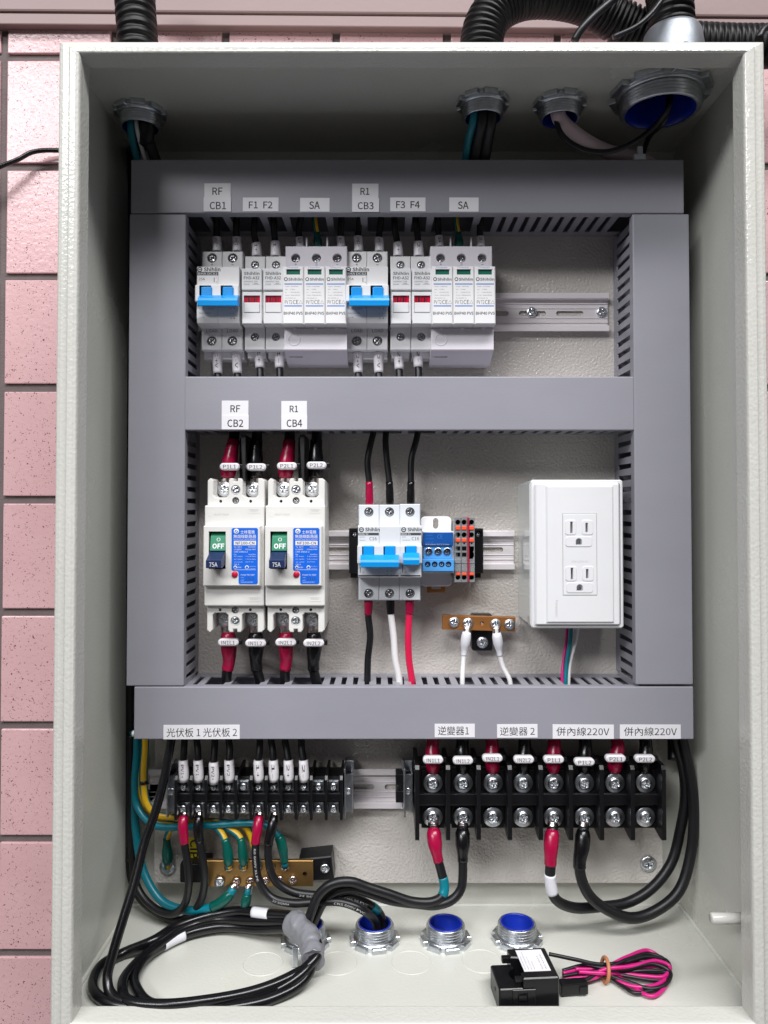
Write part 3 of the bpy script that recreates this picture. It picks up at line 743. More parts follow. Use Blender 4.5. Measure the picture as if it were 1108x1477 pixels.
# ------------------------------------------------------------------ moulded-case breakers
def moulded_breaker(dx, label):
    OFF[0] = dx
    Yt, Ys, Yf = 640, 635, 629
    X0 = P(295, 800, Ys)[0]; X1 = X0 + 49.6
    g = lambda px, Y=Yt: P(px, 800, Y)[0]
    z = lambda py, Y=Yt: P(340, py, Y)[1]
    r = thing('circuit_breaker', label, 'circuit breaker', (X0 + 25, YP, z(912)), 'off-white 75A moulded breakers')
    b = MB()
    cx = (X0 + X1)/2; xa, xb = X0 + 1.2, X1 - .6
    b.box(X0 + .4, X1 - .4, 662, 694, z(908), z(694), .5)
    # terminal ends: walls left, middle, right with open pockets, then full width bridge
    for (ya, yb_, yc) in ((690, 717.5, 729.5), (912, 884, 873)):
        ze, zi, zm = z(ya), z(yb_), z(yc)
        s = 1 if ze > zi else -1
        c = 2.0
        pol = [(xa, zm), (xb, zm), (xb, ze - s*c), (xb - c, ze), (cx + 18.8, ze), (cx + 18.8, zi + s*2), (cx + 16.8, zi), (cx + 7.8, zi), (cx + 5.8, zi + s*2), (cx + 5.8, ze - s*c), (cx + 4.6, ze),
               (cx + 1.8, ze), (cx + 1.6, ze - s*2.6), (cx - 1.6, ze - s*2.6), (cx - 1.8, ze), (cx - 4.6, ze), (cx - 5.8, ze - s*c), (cx - 5.8, zi + s*2), (cx - 7.8, zi), (cx - 16.8, zi), (cx - 18.8, zi + s*2), (cx - 18.8, ze - s*2), (cx - 20.6, ze), (xa + c, ze), (xa, ze - s*c)]
        hol = [circle(cx, z(706.5 if s > 0 else 896), 4.0, 20), circle(cx, z(722 if s > 0 else 880), 3.0, 18), circle(cx - 12.6, z(723 if s > 0 else 879.6), 1.3, 10), circle(cx + 12.6, z(723 if s > 0 else 879.6), 1.3, 10)]
        b.slab(pol, Yt, 664, hol, bev=.6)
    b.box(X0, X1, Ys, 664, z(874, Ys), z(729, Ys), 1.0)
    # raised front panel with the lever well
    fx0, fx1 = g(293.2, Yf), g(375.5, Yf); fz0, fz1 = z(845.4, Yf), z(758.6, Yf)
    wx0, wx1, wz0, wz1 = g(301, Yf), g(325.6, Yf), z(821, Yf), z(766.5, Yf)
    b.slab(rect(fx0, fz0, fx1, fz1), Yf, Ys + 1, [rect(wx0, wz0, wx1, wz1)], bev=.8)
    b.obj('casing', 'offwhite', r)
    for py, rr, yy in ((706.5, 3.7, Yt + 1.2), (722, 2.6, Yt + 2.5), (880, 2.6, Yt + 2.5), (896, 3.7, Yt + 1.2)):
        link_data('screw', SCREW if rr > 3 else SCREW_DARK, (cx, yy, z(py)), r, (rr, 2, rr), (0, random.uniform(0, 1.5), 0))
    for sx in (-1, 1):
        for py in (705, 897):
            px_ = cx + sx*12.3
            link_data('terminal_screw', SCREW, (px_, 654.4, z(py)), r, (5.0, 4.0, 5.0), (0, random.uniform(0, 1.5), 0))
            MB().lathe([(.01, -1), (6.4, -1), (6.8, 0), (6.8, 1)], (px_, 656.4, z(py)), 'Y', 24).obj('washer', 'zinc', r)
    # seam between lever side and label side
    sx_ = g(333, Yf); MB().box(sx_ - .15, sx_ + .15, Yf - .12, Yf + .1, fz0 + .5, fz1 - .5).obj('seam', 'light_grey', r)
    # green flag and navy lever
    MB().box(wx0 + .1, wx1 - .1, Yf + 5, Yf + 5.6, wz0, wz1).obj('well_floor', 'black_matte', r)
    MB().slab([(Yf + 4.6, wz1 - .4), (Yf + 1.5, wz1 - 5), (Yf - 1.2, z(794, Yf)), (Yf + 4.6, z(797, Yf))], wx0 + 1.4, wx1 - .3, axis='X').obj('off_flag', 'green_flag', r)
    h = MB(); zt_, zb_ = z(796, Yf), z(819.5, 614)
    h.slab([(Yf + 4.5, zt_ + .2), (Yf - 1.6, zt_ + .2), (616, zb_ + 7.0), (613.5, zb_ + 6.2), (613.5, zb_ + .4), (614, zb_), (618, zb_), (Yf + 4.5, zt_ - 9)], wx0 + 1.3, wx1 - .4, axis='X')
    lv = h.obj('lever', 'navy', r)
    lettering(lv, '75A', None, 613.42, 'ink_white', mm=(wx0 + 4.0, zb_ + 1.2, wx0 + 10.6, zb_ + 4.6))
    # OFF on the flag: the flag leans, so the print follows its face
    def on_flag(body, u0, v0, u1, v1, bold=0):
        vs, fs = glyphs(body, bold); ax, bx2 = min(v[0] for v in vs), max(v[0] for v in vs); ay, by = min(v[1] for v in vs), max(v[1] for v in vs)
        A = Vector((wx0 + 1.4, Yf + 1.5 - .12, wz1 - 5)); B = Vector((wx0 + 1.4, Yf - 1.2 - .12, z(794, Yf))); Wd = wx1 - .3 - wx0 - 1.4
        q = MB(); bv = []
        for x, y in vs:
            u = u0 + (u1-u0)*(x-ax)/(bx2-ax); v = v0 + (v1-v0)*(by-y)/(by-ay); p = A.lerp(B, v); bv.append(q.bm.verts.new((p.x + u*Wd, p.y, p.z)))
        for f in fs: q.face([bv[i] for i in f])
        q.obj('lettering', 'ink_white', r)
    on_flag('OFF', .14, .46, .93, .86, .035); on_flag('O', .40, .02, .66, .30)
    # blue rating label with the red trip button
    lx0, lx1 = g(334.2, Yf), g(372, Yf); lz0, lz1 = z(842.6, Yf), z(761.5, Yf)
    bx0, bz0 = g(344.5, Yf), z(823, Yf)
    pol = [(lx0 + 1, lz1), (lx1 - 1, lz1), (lx1, lz1 - 1), (lx1, lz0 + 1), (lx1 - 1, lz0), (bx0 + 1, lz0), (bx0, lz0 + 1), (bx0, bz0 - 2.2), (bx0 - .6, bz0 - .6), (bx0 - 2.2, bz0), (lx0 + 1, bz0), (lx0, bz0 + 1), (lx0, lz1 - 1)]
    lb = MB().slab(pol, Yf - .25, Yf + .2).obj('rating_label', 'label_blue', r)
    X, Z = g(339, Yf), z(828.5, Yf); MB().lathe([(.01, -1.2), (2.1, -1.1), (2.6, -.6), (2.6, 1)], (X, Yf, Z), 'Y', 22).obj('trip_button', 'red', r)
    lf = Yf - .32
    W = 'ink_white'
    def T(s, x0, y0, x1, y1, m=W, bold=0, al='LEFT', ln=1.0): lettering(lb, s, (x0, y0, x1, y1), lf, m, bold=bold, align=al, line=ln)
    X, Z = g(341, Yf), z(766.5, Yf); MB().lathe([(1.3, 0), (2.2, 0), (2.2, .05), (1.3, .05), (1.3, 0)], (X, lf, Z), 'Y', 24, closed=True).obj('emblem', W, lb); MB().slab([(X - 1.2, Z - .9), (X - .3, Z - .9), (X + 1.2, Z + .9), (X + .3, Z + .9)], lf, lf + .05).obj('emblem', W, lb)
    T('士林電機', 347, 764.6, 367.5, 770); T('無熔線斷路器', 337, 771, 369.5, 776.4)
    T('MOLDED CASE CIRCUIT BREAKER', 337, 777.3, 369.5, 778.6)
    MB().pbox(337.4, 780, 369.4, 786.4, lf, Yf - .2).obj('model_strip', 'sticker', lb)
    lettering(lb, 'NF100-CN', (340, 781.2, 367, 785.4), lf - .06, 'ink', bold=.012)
    T('Ta  40°C', 337.6, 787.9, 349, 790); T('50/60Hz', 358, 787.9, 369, 790)
    T('Ui 690V', 337.6, 791.3, 348.5, 793.6); T('Uimp 6kV', 354, 791.3, 369, 793.8)
    T('CNS 14816-2', 337.6, 794.7, 357.5, 797)
    T('Ue', 337.6, 798.8, 341, 800.8); T('Icu/Ics', 359, 798.6, 369, 800.8)
    T('AC 440V\nAC 380V\nAC 220V', 337.6, 802, 350, 811.2); T('7.5/3.8kA\n7.5/3.8kA\n10/5 kA', 354, 802, 369, 811.2)
    T('Cat. A', 337.6, 813.0, 345, 815.2)
    X, Z = g(339.5, Yf), z(818.4, Yf); MB().lathe([(.9, 0), (1.4, 0), (1.4, .05), (.9, .05), (.9, 0)], (X, lf, Z), 'Y', 18, closed=True).obj('emblem', W, lb); T('BSMI', 342.5, 817.4, 348, 819.4)
    X = g(356.4, Yf); MB().lathe([(1.1, 0), (1.6, 0), (1.6, .05), (1.1, .05), (1.1, 0)], (X, lf, Z), 'Y', 18, closed=True).obj('emblem', W, lb); T('Made in\nTaiwan', 360, 816.4, 369, 820.4)
    MB().pbox(337.6, 821.6, 369, 822.0, lf, Yf - .2).obj('label_line', W, lb)
    T('PUSH TO TRIP', 347.5, 828.2, 367.5, 830.4); T('S/N\nLOT', 347.5, 832.4, 352, 837.4); T('2310', 354, 832.6, 366.5, 837.2, 'ink_dim'); T('SHIHLIN ELECTRIC', 347.5, 839, 365, 840.4)
    # moulded marks on the plain bands
    lettering(r, 'MADE IN TAIWAN', (309, 740.8, 330, 743.4), Ys - .08, 'ink_pale')
    X, Z = g(303.5, Ys), z(741, Ys); MB().lathe([(1.8, 0), (2.3, -.15), (2.6, 0)], (X, Ys, Z), 'Y', 22, closed=True).obj('moulded_ring', 'offwhite', r)
    for ya, yb_ in ((733.5, 740), (861, 867.5)):
        X0_, Z1_ = P(358.5, ya, Ys); X1_, Z0_ = P(374.5, yb_, Ys)
        MB().slab(rect(X0_, Z0_, X1_, Z1_), Ys - .2, Ys + .1, [rect(X0_ + .4, Z0_ + .4, X1_ - .4, Z1_ - .4)]).obj('moulded_frame', 'offwhite', r)
        lettering(r, 'UKAS' if ya < 800 else 'KEMA', (361, ya + 2, 372, yb_ - 2), Ys - .12, 'ink_pale')
    OFF[0] = 0
    return r
moulded_breaker(0, 'left one of two off-white 75A breakers, beside the left duct')
moulded_breaker(50.7, 'right one of two off-white 75A breakers, beside the slotted rail')

# ------------------------------------------------------------------ middle row
def ac_breaker(label, px0, poles, toprow, bar, stems, tops, name2):
    Ysh, Yf = 657, 641
    X0 = P(px0, 790, Yf)[0]; xs = [X0 + 17.8*i for i in range(poles + 1)]
    zt = P(540, tops, Ysh)[1]; zt2 = P(540, 758, Yf)[1]; zb2 = P(540, 834.5, Yf)[1]; zb = P(540, 866, Ysh)[1]
    r = thing('circuit_breaker', label, 'circuit breaker', ((xs[0]+xs[-1])/2, 688, zb), 'blue-lever breakers of the middle row')
    b = MB(); z1, z2 = P(0, 738.4, Ysh)[1], P(0, 856, Ysh)[1]
    casing(b, xs, zt, zt2, zb2, zb, Ysh, Yf, 688, 4.0, z1, z2, 2, 1.5)
    b.obj('casing', 'light_grey', r)
    for k in range(poles):
        for zq in (z1, z2): link_data('screw', SCREW_DARK, (X0 + 8.9 + 17.8*k, Ysh + 1.8, zq), r, (3.5, 2, 3.5), (0, random.uniform(0, 1.5), 0))
    zz1, zz0 = P(0, 786, Yf)[1], P(0, 813, Yf)[1]
    ws = []
    for k in range(poles): ws.append(rect(X0 + 17.8*k + 3.6, zz0 + 2, X0 + 17.8*k + 13.6, zz1 - .8))
    MB().slab(rrect(X0 - .4, zz0, xs[-1] + .4, zz1, 1.4), Yf - 4.5, Yf + 1, ws, bev=.9).obj('toggle_surround', 'light_grey', r)
    toggle_lever(r, bar, stems, Yf)
    lf = Yf - .06
    brand(r, px0 + 5, 764, Yf, 21, 5.0)
    MB().pbox(px0 + .6, 768.4, px0 + 30, 772.2, lf, Yf).obj('name_band', 'ink_grey', r)
    lettering(r, name2, (px0 + 2, 769, px0 + 15, 771.6), lf - .05, 'ink_white')
    lettering(r, '6000\n240V~' if poles == 2 else '6000\n120/240V~', (px0 + 2.5, 774, px0 + 12 + (0 if poles == 2 else 4), 780), lf, 'ink_grey')
    lettering(r, 'C16', (px0 + 16.5, 774.6, px0 + 27, 779.4), lf, 'ink_grey')
    lettering(r, 'I\nO', (px0 + 6.6, 817.5 if poles == 2 else 814, px0 + 9, 826.5), lf, 'ink_grey')
    lettering(r, '|', (px0 + 2.8, 818 if poles == 2 else 815, px0 + 3.8, 826), lf, 'ink_grey')
    MB().pbox(px0 + .6, 829.4, px0 + 29.4*poles, 831.4, lf, Yf).obj('stripe', 'ink_grey', r)
    if poles == 2:
        lettering(r, '1  3\n\\  \\\nS  S\n2  4', (px0 + 41, 813, px0 + 50, 829), lf, 'ink')
    return r
ac_breaker('two-pole grey-white breaker marked C16 in the middle row', 516.4, 2, 0, (520, 802, 575.6, 818.5), [(524, 787, 539, 805), (555, 787, 570.3, 805)], 728, 'BHA 32')
ac_breaker('single-pole grey-white breaker marked C16 in the middle row', 577.4, 1, 0, (582, 799, 605, 815), [(585.4, 787, 601, 802)], 727, 'BHA 31')

def end_stop(label, x0, x1, sc, y0=762.5, y1=827):
    X0, Z1 = P(x0, y0, 668); X1, Z0 = P(x1, y1, 668)
    r = thing('end_stop', label, 'end stop', ((X0+X1)/2, 688, Z0), 'black rail end stops')
    MB().slab(rect(X0, Z0, X1, Z1), 668, 690, [circle((X0+X1)/2 if sc is None else P(sc, 770.5, 668)[0], P(0, 770.5, 668)[1], 2.9)], bev=.8).obj('clamp', 'black_plastic', r)
    MB().box(X0 + 1, X1 - 1.5, 674, 690, Z0 - 4.5, Z0 - .1, .4).obj('foot', 'black_plastic', r)
    X = (X0+X1)/2 if sc is None else P(sc, 770.5, 668)[0]
    link_data('screw', SCREW_DARK, (X, 671, P(0, 770.5, 668)[1]), r, (2.6, 2, 2.6))
end_stop('black plastic end stop left of the two-pole C16 breaker', 503.5, 520, 511.5)
end_stop('black plastic end stop right of the grey terminal blocks', 684.5, 697.5, 690.5)

# blue distribution block
z = lambda py, Y: P(0, py, Y)[1]; g = lambda px, Y: P(px, 800, Y)[0]
r = thing('distribution_block', 'blue power distribution block on a white base next to the single-pole breaker', 'distribution block', (g(631, 660), 690, z(846, 676)))
x0, x1 = g(607, 670), g(651.5, 670)
MB().slab(rrect(x0, z(790, 670), x1, z(745, 670), 4), 670, 676, [stadium(g(628.7, 670), z(755, 670), 5.0, 9.6)], bev=.6).obj('base', 'white', r)
MB().slab(rrect(x0, z(846, 670), x1, z(800, 670), 4), 670, 676, [], bev=.8).obj('base', 'lilac_white', r)
MB().slab(rect(x0 + 1, z(826, 660), x1 + 3.5, z(766, 660)), 654, 688, [], bev=.5).obj('frame', 'gloss_white', r)
bx0, bx1 = g(609.5, 646), g(655, 646)
b = MB(); h3 = [circle(g(px, 648), z(795.5, 648), 3.5, 18) for px in (618.5, 632, 645)]
b.slab(rrect(bx0 + 1, z(806.5, 648), bx1 - 1.5, z(787, 648), 1), 648, 656, h3, bev=.6)
h4 = [circle(g(px, 645), z(814, 645), 2.5, 16) for px in (617, 627.2, 637.2, 647)]
b.slab(rrect(bx0, z(824.5, 645), bx1, z(806.2, 645), 1), 645, 656, h4, bev=.6)
body = b.obj('body', 'block_blue', r)
for px in (618.5, 632, 645): link_data('screw', SCREW_DARK, (g(px, 648), 651, z(795.5, 648)), r, (2.5, 2, 2.5)); MB().lathe([(2.7, -.6), (3.3, -.6), (3.5, 0), (2.7, 0), (2.7, -.6)], (g(px, 648), 648, z(795.5, 648)), 'Y', 22, closed=True).obj('collar', 'zinc', r)
for px in (617, 627.2, 637.2, 647): link_data('screw', SCREW_DARK, (g(px, 645), 648, z(814, 645)), r, (1.9, 1.6, 1.9))
cov = MB().box(bx0 + .5, bx1 - .6, 646.5, 654, z(787.5, 646), z(768, 646), .6).obj('cover', 'deep_blue', r)
lettering(cov, 'UKK80A\nIEC 60947\n80A/690V', (614, 771.5, 626, 783), 646.4, 'ink_blue'); lettering(cov, 'CE', (631, 771, 638.5, 777), 646.4, 'ink_blue'); lettering(cov, 'IN 6-16mm  OUT 2.5-6mm', (614, 784.2, 648, 786.2), 646.4, 'ink_pale')
MB().slab(rect(g(616, 676), z(855, 676), g(643, 676), z(844, 676)), 676, 679, [stadium(g(629.5, 676), z(848, 676), 9, 3)], bev=.3).obj('rail_clip', 'copper_bar', r)

# three push-in terminal blocks
for k, (pa, pb, pc, lb) in enumerate(((655.6, 665.2, 660.7, 'leftmost grey push-in terminal block with orange levers'), (665.4, 674.6, 669.7, 'middle grey push-in terminal block with orange levers'), (676.6, 685, 680.4, 'rightmost grey push-in terminal block, right of the thin red spacer'))):
    Y = 651
    X0, X1, Xc = g(pa, Y), g(pb, Y), g(pc, Y)
    r = thing('terminal_block', lb, 'terminal block', (Xc, 688, z(840, Y)), 'grey push-in terminal blocks on the middle rail')
    b = MB(); q = lambda py: z(py, Y); w = (X1-X0)/2 - .5
    hs = [circle(Xc, q(753.2), 2.2, 14), circle(Xc, q(771.4), 2.2, 14), circle(Xc, q(833), 2.2, 14), circle(Xc, q(784), .8, 10), rect(Xc - 2, q(794.4), Xc + 2, q(788)), rect(Xc - 2, q(803.2), Xc + 2, q(797))]
    b.slab(rect(X0 + .05, q(840), X1 - .05, q(746.5)), Y, Y + 8, hs, bev=.25); b.box(X0 + .05, X1 - .05, Y + 7.6, 689, q(835), q(752))
    b.obj('casing', 'terminal_grey', r)
    MB().box(X0 + .3, X1 - .3, Y - .6, Y + .2, q(825), q(806), .3).obj('marker_strip', 'clear', r)
    MB().box(X0 + .2, X1 - .2, Y - 1, Y + .2, q(812.2), q(810.6), .2).obj('marker_rib', 'terminal_grey', r)
    for pa_, pb_ in ((758.6, 764.2), (776.6, 781.6), (825.8, 829.8)): MB().box(Xc - 2.0, Xc + 2.0, Y - .9, Y + .3, q(pb_), q(pa_), .4).obj('release_lever', 'orange', r)
    for py in (753.2, 771.4, 833): MB().lathe([(.01, 0), (2.3, 0), (2.3, 1)], (Xc, Y + 6, q(py)), 'Y', 14).obj('wire_entry', 'hole_dark', r)
MB().box(g(674.8, 650), g(676.4, 650), 649.5, 689, z(839, 650), z(746, 650), .2).obj('spacer_plate', 'red', None, 'thin red spacer plate between the grey terminal blocks', 'spacer')

# small brass neutral bar on a black insulator
X0, Z1 = P(638.4, 889, 676); X1, Z0 = P(743.6, 909.5, 676); cx, cz = (X0+X1)/2, (Z0+Z1)/2
r = thing('terminal_bar', 'small copper terminal bar with five screws on a black insulator below the terminal blocks', 'terminal bar', (cx, YP, cz - 25))
tl = math.radians(-1.6)
def rot2(x, zc_): return (cx + (x-cx)*math.cos(tl) - (zc_-cz)*math.sin(tl), cz + (x-cx)*math.sin(tl) + (zc_-cz)*math.cos(tl))
MB().slab([rot2(*p) for p in rect(X0, Z0, X1, Z1)], 676, 683, [circle(*rot2(P(695.5, 899, 676)[0], cz), 1.9, 14)], bev=.4).obj('bar', 'copper_bar', r)
for px, py in ((655, 897.5), (675, 898.6), (715, 900), (735, 900.6)):
    washer(r, px, py, 675.4, 7.6, 'zinc', .8); screw(r, px, py, 674.0, 6.4)
screw(r, 695.5, 899, 677.5, 3.0, SCREW_BRASS, 'set_screw')
ix0, iz1 = P(680.5, 886, 684); ix1, iz0 = P(710.5, 938.5, 684)
MB().slab(rrect(ix0, iz0, ix1, iz1, 2.0), 683.2, YP - .1, bev=.8).obj('insulator', 'black_plastic', r)
washer(r, 696, 926.5, 682.6, 8.4, 'zinc', .8); screw(r, 696, 926.5, 681.4, 7.2)

# ------------------------------------------------------------------ outlet box
Yo = 638
X0, Z1 = P(765.5, 692, Yo); X1, Z0 = P(900, 906.4, Yo)
r = thing('outlet_box', 'glossy white surface box with a double three-pin outlet', 'outlet box', ((X0+X1)/2, YP, Z0))
b = MB(); b.slab(rrect(X0 - .6, Z0 + .4, X1 - .4, Z1 - .4, 4), Yo + 3, YP - .1); b.obj('back_box', 'box_white', r)
b = MB(); b.slab(rrect(X0, Z0, X1, Z1, 2.5), Yo, Yo + 12, [rrect(X0 + 3.2, Z0 + 2.6, X1 - 2.4, Z1 - 2.8, 1.5)], bev=1.0); b.obj('frame', 'gloss_white', r)
px0, pz1 = P(771.5, 696.8, Yo - 3); px1, pz0 = P(895.2, 902, Yo - 3)
ox0, oz1 = P(811.6, 740.6, Yo - 5); ox1, oz0 = P(862, 859, Yo - 5)
b = MB(); b.slab(rrect(px0, pz0, px1, pz1, 1.6), Yo - 3, Yo + 5, [rect(ox0, oz0, ox1, oz1)], bev=1.2)
cxl, cxr = P(797.7, 800, Yo - 4.6)[0], P(876.5, 800, Yo - 4.6)[0]
b.slab([(cxl - 6, pz0 + 1.5), (cxr + 6, pz0 + 1.5), (cxr + 6, pz1 - 1.5), (cxl - 6, pz1 - 1.5)], Yo - 4.4, Yo - 2.5, [rect(ox0, oz0, ox1, oz1)], bev=1.8)
pl = b.obj('face_plate', 'gloss_white', r)
recs = ((824.3, 846.2, 760.8, 835, 781.4), (825, 847, 827.4, 836.2, 847.8))
hs = []
Yq = Yo - 4.9
for (xl, xr, yy, xg, yg) in recs:
    a, zc_ = P(xl, yy, Yq); hs.append(rect(a - 1.0, zc_ - 4.8, a + 1.0, zc_ + 4.8))
    a, zc_ = P(xr, yy, Yq); hs.append(rect(a - 1.0, zc_ - 3.9, a + 1.0, zc_ + 3.9))
    a, zc_ = P(xg, yg, Yq); hs.append([(a - 2.6, zc_ - 2.4), (a + 2.6, zc_ - 2.4), (a + 2.6, zc_ + .6)] + [(a + 2.6*math.cos(t_), zc_ + .6 + 2.3*math.sin(t_)) for t_ in [math.pi*i/8 for i in range(1, 8)]] + [(a - 2.6, zc_ + .6)])
oc = MB().slab(rect(ox0 + .25, oz0 + .25, ox1 - .25, oz1 - .25), Yq, Yo + 14, hs, bev=.4).obj('outlet', 'gloss_white', r)
MB().box(ox0 + 1, ox1 - 1, Yo + 16, Yo + 16.6, oz0 + 1, oz1 - 1).obj('contact_shadow_gap', 'hole_dark', r).name = 'slot_shadow_sheet'  # dark sheet behind the pin slots, standing in for their shade
for (xl, xr, yy, xg, yg) in recs:       # moulded pads round the pins
    for xa, wd in ((xl, 4.6), (xr, 4.6)):
        a, zc_ = P(xa, yy, Yq); MB().slab(rrect(a - wd - (.8 if xa == xl else -.6), zc_ - 6.2, a + wd - (.6 if xa == xl else -.8), zc_ + 6.2, 2.2), Yq - .5, Yq + .1, [rect(a - 1.05, zc_ - (4.85 if xa == xl else 3.95), a + 1.05, zc_ + (4.85 if xa == xl else 3.95))], bev=.35).obj('pin_pad', 'gloss_white', oc)
    a, zc_ = P(xg, yg, Yq); gh = [(a - 2.65, zc_ - 2.45), (a + 2.65, zc_ - 2.45), (a + 2.65, zc_ + .6)] + [(a + 2.65*math.cos(t_), zc_ + .6 + 2.35*math.sin(t_)) for t_ in [math.pi*i/8 for i in range(1, 8)]] + [(a - 2.65, zc_ + .6)]
    MB().slab(rrect(a - 11, zc_ - 4.2, a + 11, zc_ + 4.4, 2.2), Yq - .5, Yq + .1, [gh], bev=.35).obj('pin_pad', 'gloss_white', oc)
lettering(oc, '15A 125V AC', (824.5, 808.6, 849, 811.2), Yq - .08, 'ink_pale')
lettering(pl, 'Panasonic', (801.4, 866, 805.2, 890), Yo - 4.5, 'ink_pale', rot=90)

# ------------------------------------------------------------------ terminal strips
def QZ(px, py, Z):
    dx, dy, dz = ray(px, py); t_ = Z / dz
    return Vector((dx*t_, dy*t_, Z))
def strip(label, centres, bars, y_up, y_lo, ytop, ybot, tip, Yt, Yb, rs, rw, half, cover):
    X0 = P(bars[0], 1150, Yb)[0]; X1 = P(bars[-1], 1150, Yb)[0]
    zq = lambda py, Y: P(500, py, Y)[1]
    r = thing('terminal_strip', label, 'terminal strip', ((X0+X1)/2, 688, zq(tip, Yb)))
    b = MB(); b.box(X0, X1, Yt + 3, 687, zq(ybot, Yt), zq(ytop, Yt), .6)
    b.box(X0, X1, Yt - 5, Yt + 3.1, zq(y_lo - (y_lo-y_up)*.33, Yt - 5), zq(y_up + (y_lo-y_up)*.33, Yt - 5), .6)
    b.obj('body', 'black_plastic', r)
    for p in bars:
        X = P(p, 1150, Yb)[0]
        b = MB(); zt_, zb_ = zq(ytop - 2, Yb), zq(tip, Yb)
        b.slab([(Yb, zt_ - 3), (Yb + 2, zt_), (687, zt_ + 1), (687, zb_ + 9), (Yb + 6, zb_), (Yb + 1, zb_), (Yb, zb_ + 1)], X - (1.7 if cover else 1.1), X + (1.7 if cover else 1.1), axis='X'); b.obj('barrier', 'black_plastic', r)
    for c in centres:
        Xc = P(c, 1150, Yt)[0]; w = half
        for py in (y_up, y_lo):
            Z = zq(py, Yt)
            MB().box(Xc - w, Xc + w, Yt + 1.2, Yt + 3.4, Z - w*1.05, Z + w*1.05, .3).obj('contact_plate', 'zinc' if half < 5 else 'black_plastic', r)
            if cover: washer(r, c, py, Yt - .4, rw, 'zinc', 1.2, 'washer')
            else: MB().box(Xc - w*.86, Xc + w*.86, Yt + .3, Yt + 1.3, Z - w*.86, Z + w*.86, .3).obj('washer', 'zinc', r)
            link_data('screw', SCREW, (Xc, Yt - (2.6 if cover else 2.6), Z), r, (rs, rs*.8, rs), (0, random.uniform(0, 1.5), 0))
    return r
small_c = [265 + 21.6*i for i in range(11)]
strip('small black terminal strip with eleven poles under the bottom duct', small_c, [253.6 + 21.7*i for i in range(12)], 1134, 1165.6, 1122, 1175, 1184, 659, 647, 3.3, 5, 4.6, False)
large_c = [624.4, 667.8, 711, 754.4, 798.4, 842.6, 886.6, 930.6]
strip('large black terminal strip with eight poles under the bottom duct', large_c, [602, 646.5, 690.8, 735.8, 780.4, 824, 868.4, 913, 958], 1129, 1178, 1107, 1191, 1213, 656, 641, 5.2, 14.2, 9.6, True)
def end_bracket(label, x0, x1, y0, y1, sx=None):
    X0, Z1 = P(x0, y0, 660); X1, Z0 = P(x1, y1, 660)
    r = thing('end_bracket', label, 'end bracket', ((X0+X1)/2, 688, Z0), 'zinc end brackets on the lower rail')
    b = MB(); b.box(X0, X0 + 1.4, 656, 688, Z0, Z1, .3); b.box(X0, X1, 666, 668, Z0 + 2, Z1 - 8, .3); b.box(X1 - 1.4, X1, 662, 688, Z0 + 2, Z1 - 6, .3); b.box(X0 - 1, X1 + .6, 678, 688, Z1 - 9, Z1, .5); b.box(X0 - 1, X1 + .6, 678, 688, Z0, Z0 + 8, .5)
    b.obj('clamp', 'zinc', r)
    Xc = (X0+X1)/2; link_data('screw', SCREW, (Xc, 664, (Z0+Z1)/2 - 1), r, (2.9, 2.2, 2.9))
end_bracket('zinc bracket holding the left end of the small terminal strip', 242, 251, 1109, 1177)
end_bracket('zinc bracket holding the right end of the small terminal strip', 496.5, 508.5, 1107, 1178)
end_bracket('zinc bracket holding the left end of the large terminal strip', 582.5, 595.5, 1107, 1177)
b = MB(); b.pbox(571, 1117, 583, 1132.5, 674, 690, .5); b.pbox(571, 1141, 583, 1158, 674, 690, .5); b.pbox(578, 1131, 583, 1142, 676, 690)
b.obj('rail_stop', 'black_plastic', None, 'black plastic stop on the rail left of the large terminal strip', 'end stop')

# ------------------------------------------------------------------ ground bar
Yg = 668
X0, Z1 = P(291, 1241.5, Yg); X1, Z0 = P(451.6, 1279, Yg)
r = thing('ground_bar', 'wide brass ground bar with two rows of screws between black supports', 'ground bar', ((X0+X1)/2, YP, Z0))
MB().slab(rect(X0, Z0, X1, Z1), Yg, Yg + 4, [circle(P(440, 1261, Yg)[0], P(440, 1261, Yg)[1], 2.2, 14)], bev=.4).obj('bar', 'brass', r)
b = MB(); b.pbox(259.5, 1246, 299, 1273.5, Yg + 4.2, YP - .1, 1.0); b.obj('support', 'black_plastic', r)
b = MB(); b.slab([P(431, 1240, Yg + 4), P(478, 1235, Yg + 4), P(482, 1270, Yg + 4), P(431, 1272.5, Yg + 4)], Yg + 4.2, YP - .1, bev=1.0); b.obj('support', 'black_plastic', r)
screw(r, 468.5, 1253, Yg + 2, 6.5)
for px, py in ((330, 1251.4), (351, 1251.4), (372, 1251.4), (391, 1251), (411, 1251), (341, 1272), (361, 1272), (382.5, 1271), (403.4, 1269.6), (422, 1269.6)):
    washer(r, px, py, Yg - .5, 6.6, 'brass', .8); screw(r, px, py, Yg - 2, 5.6, SCREW_BRASS)
washer(r, 316.6, 1272.4, Yg - .5, 7.6, 'zinc', .8); screw(r, 316.6, 1272.4, Yg - 2.4, 7.0, name='bolt')
tg = pbox_obj('warning_tag', 'yellow_tag', None, 271.5, 1208, 288, 1243, 684, 684.6)
tag(tg, 'small yellow tag with black lettering behind the left ground wires', 'tag')
lettering(tg, 'CIP', (274, 1211, 286, 1239), 683.9, 'ink', rot=90, bold=.03)

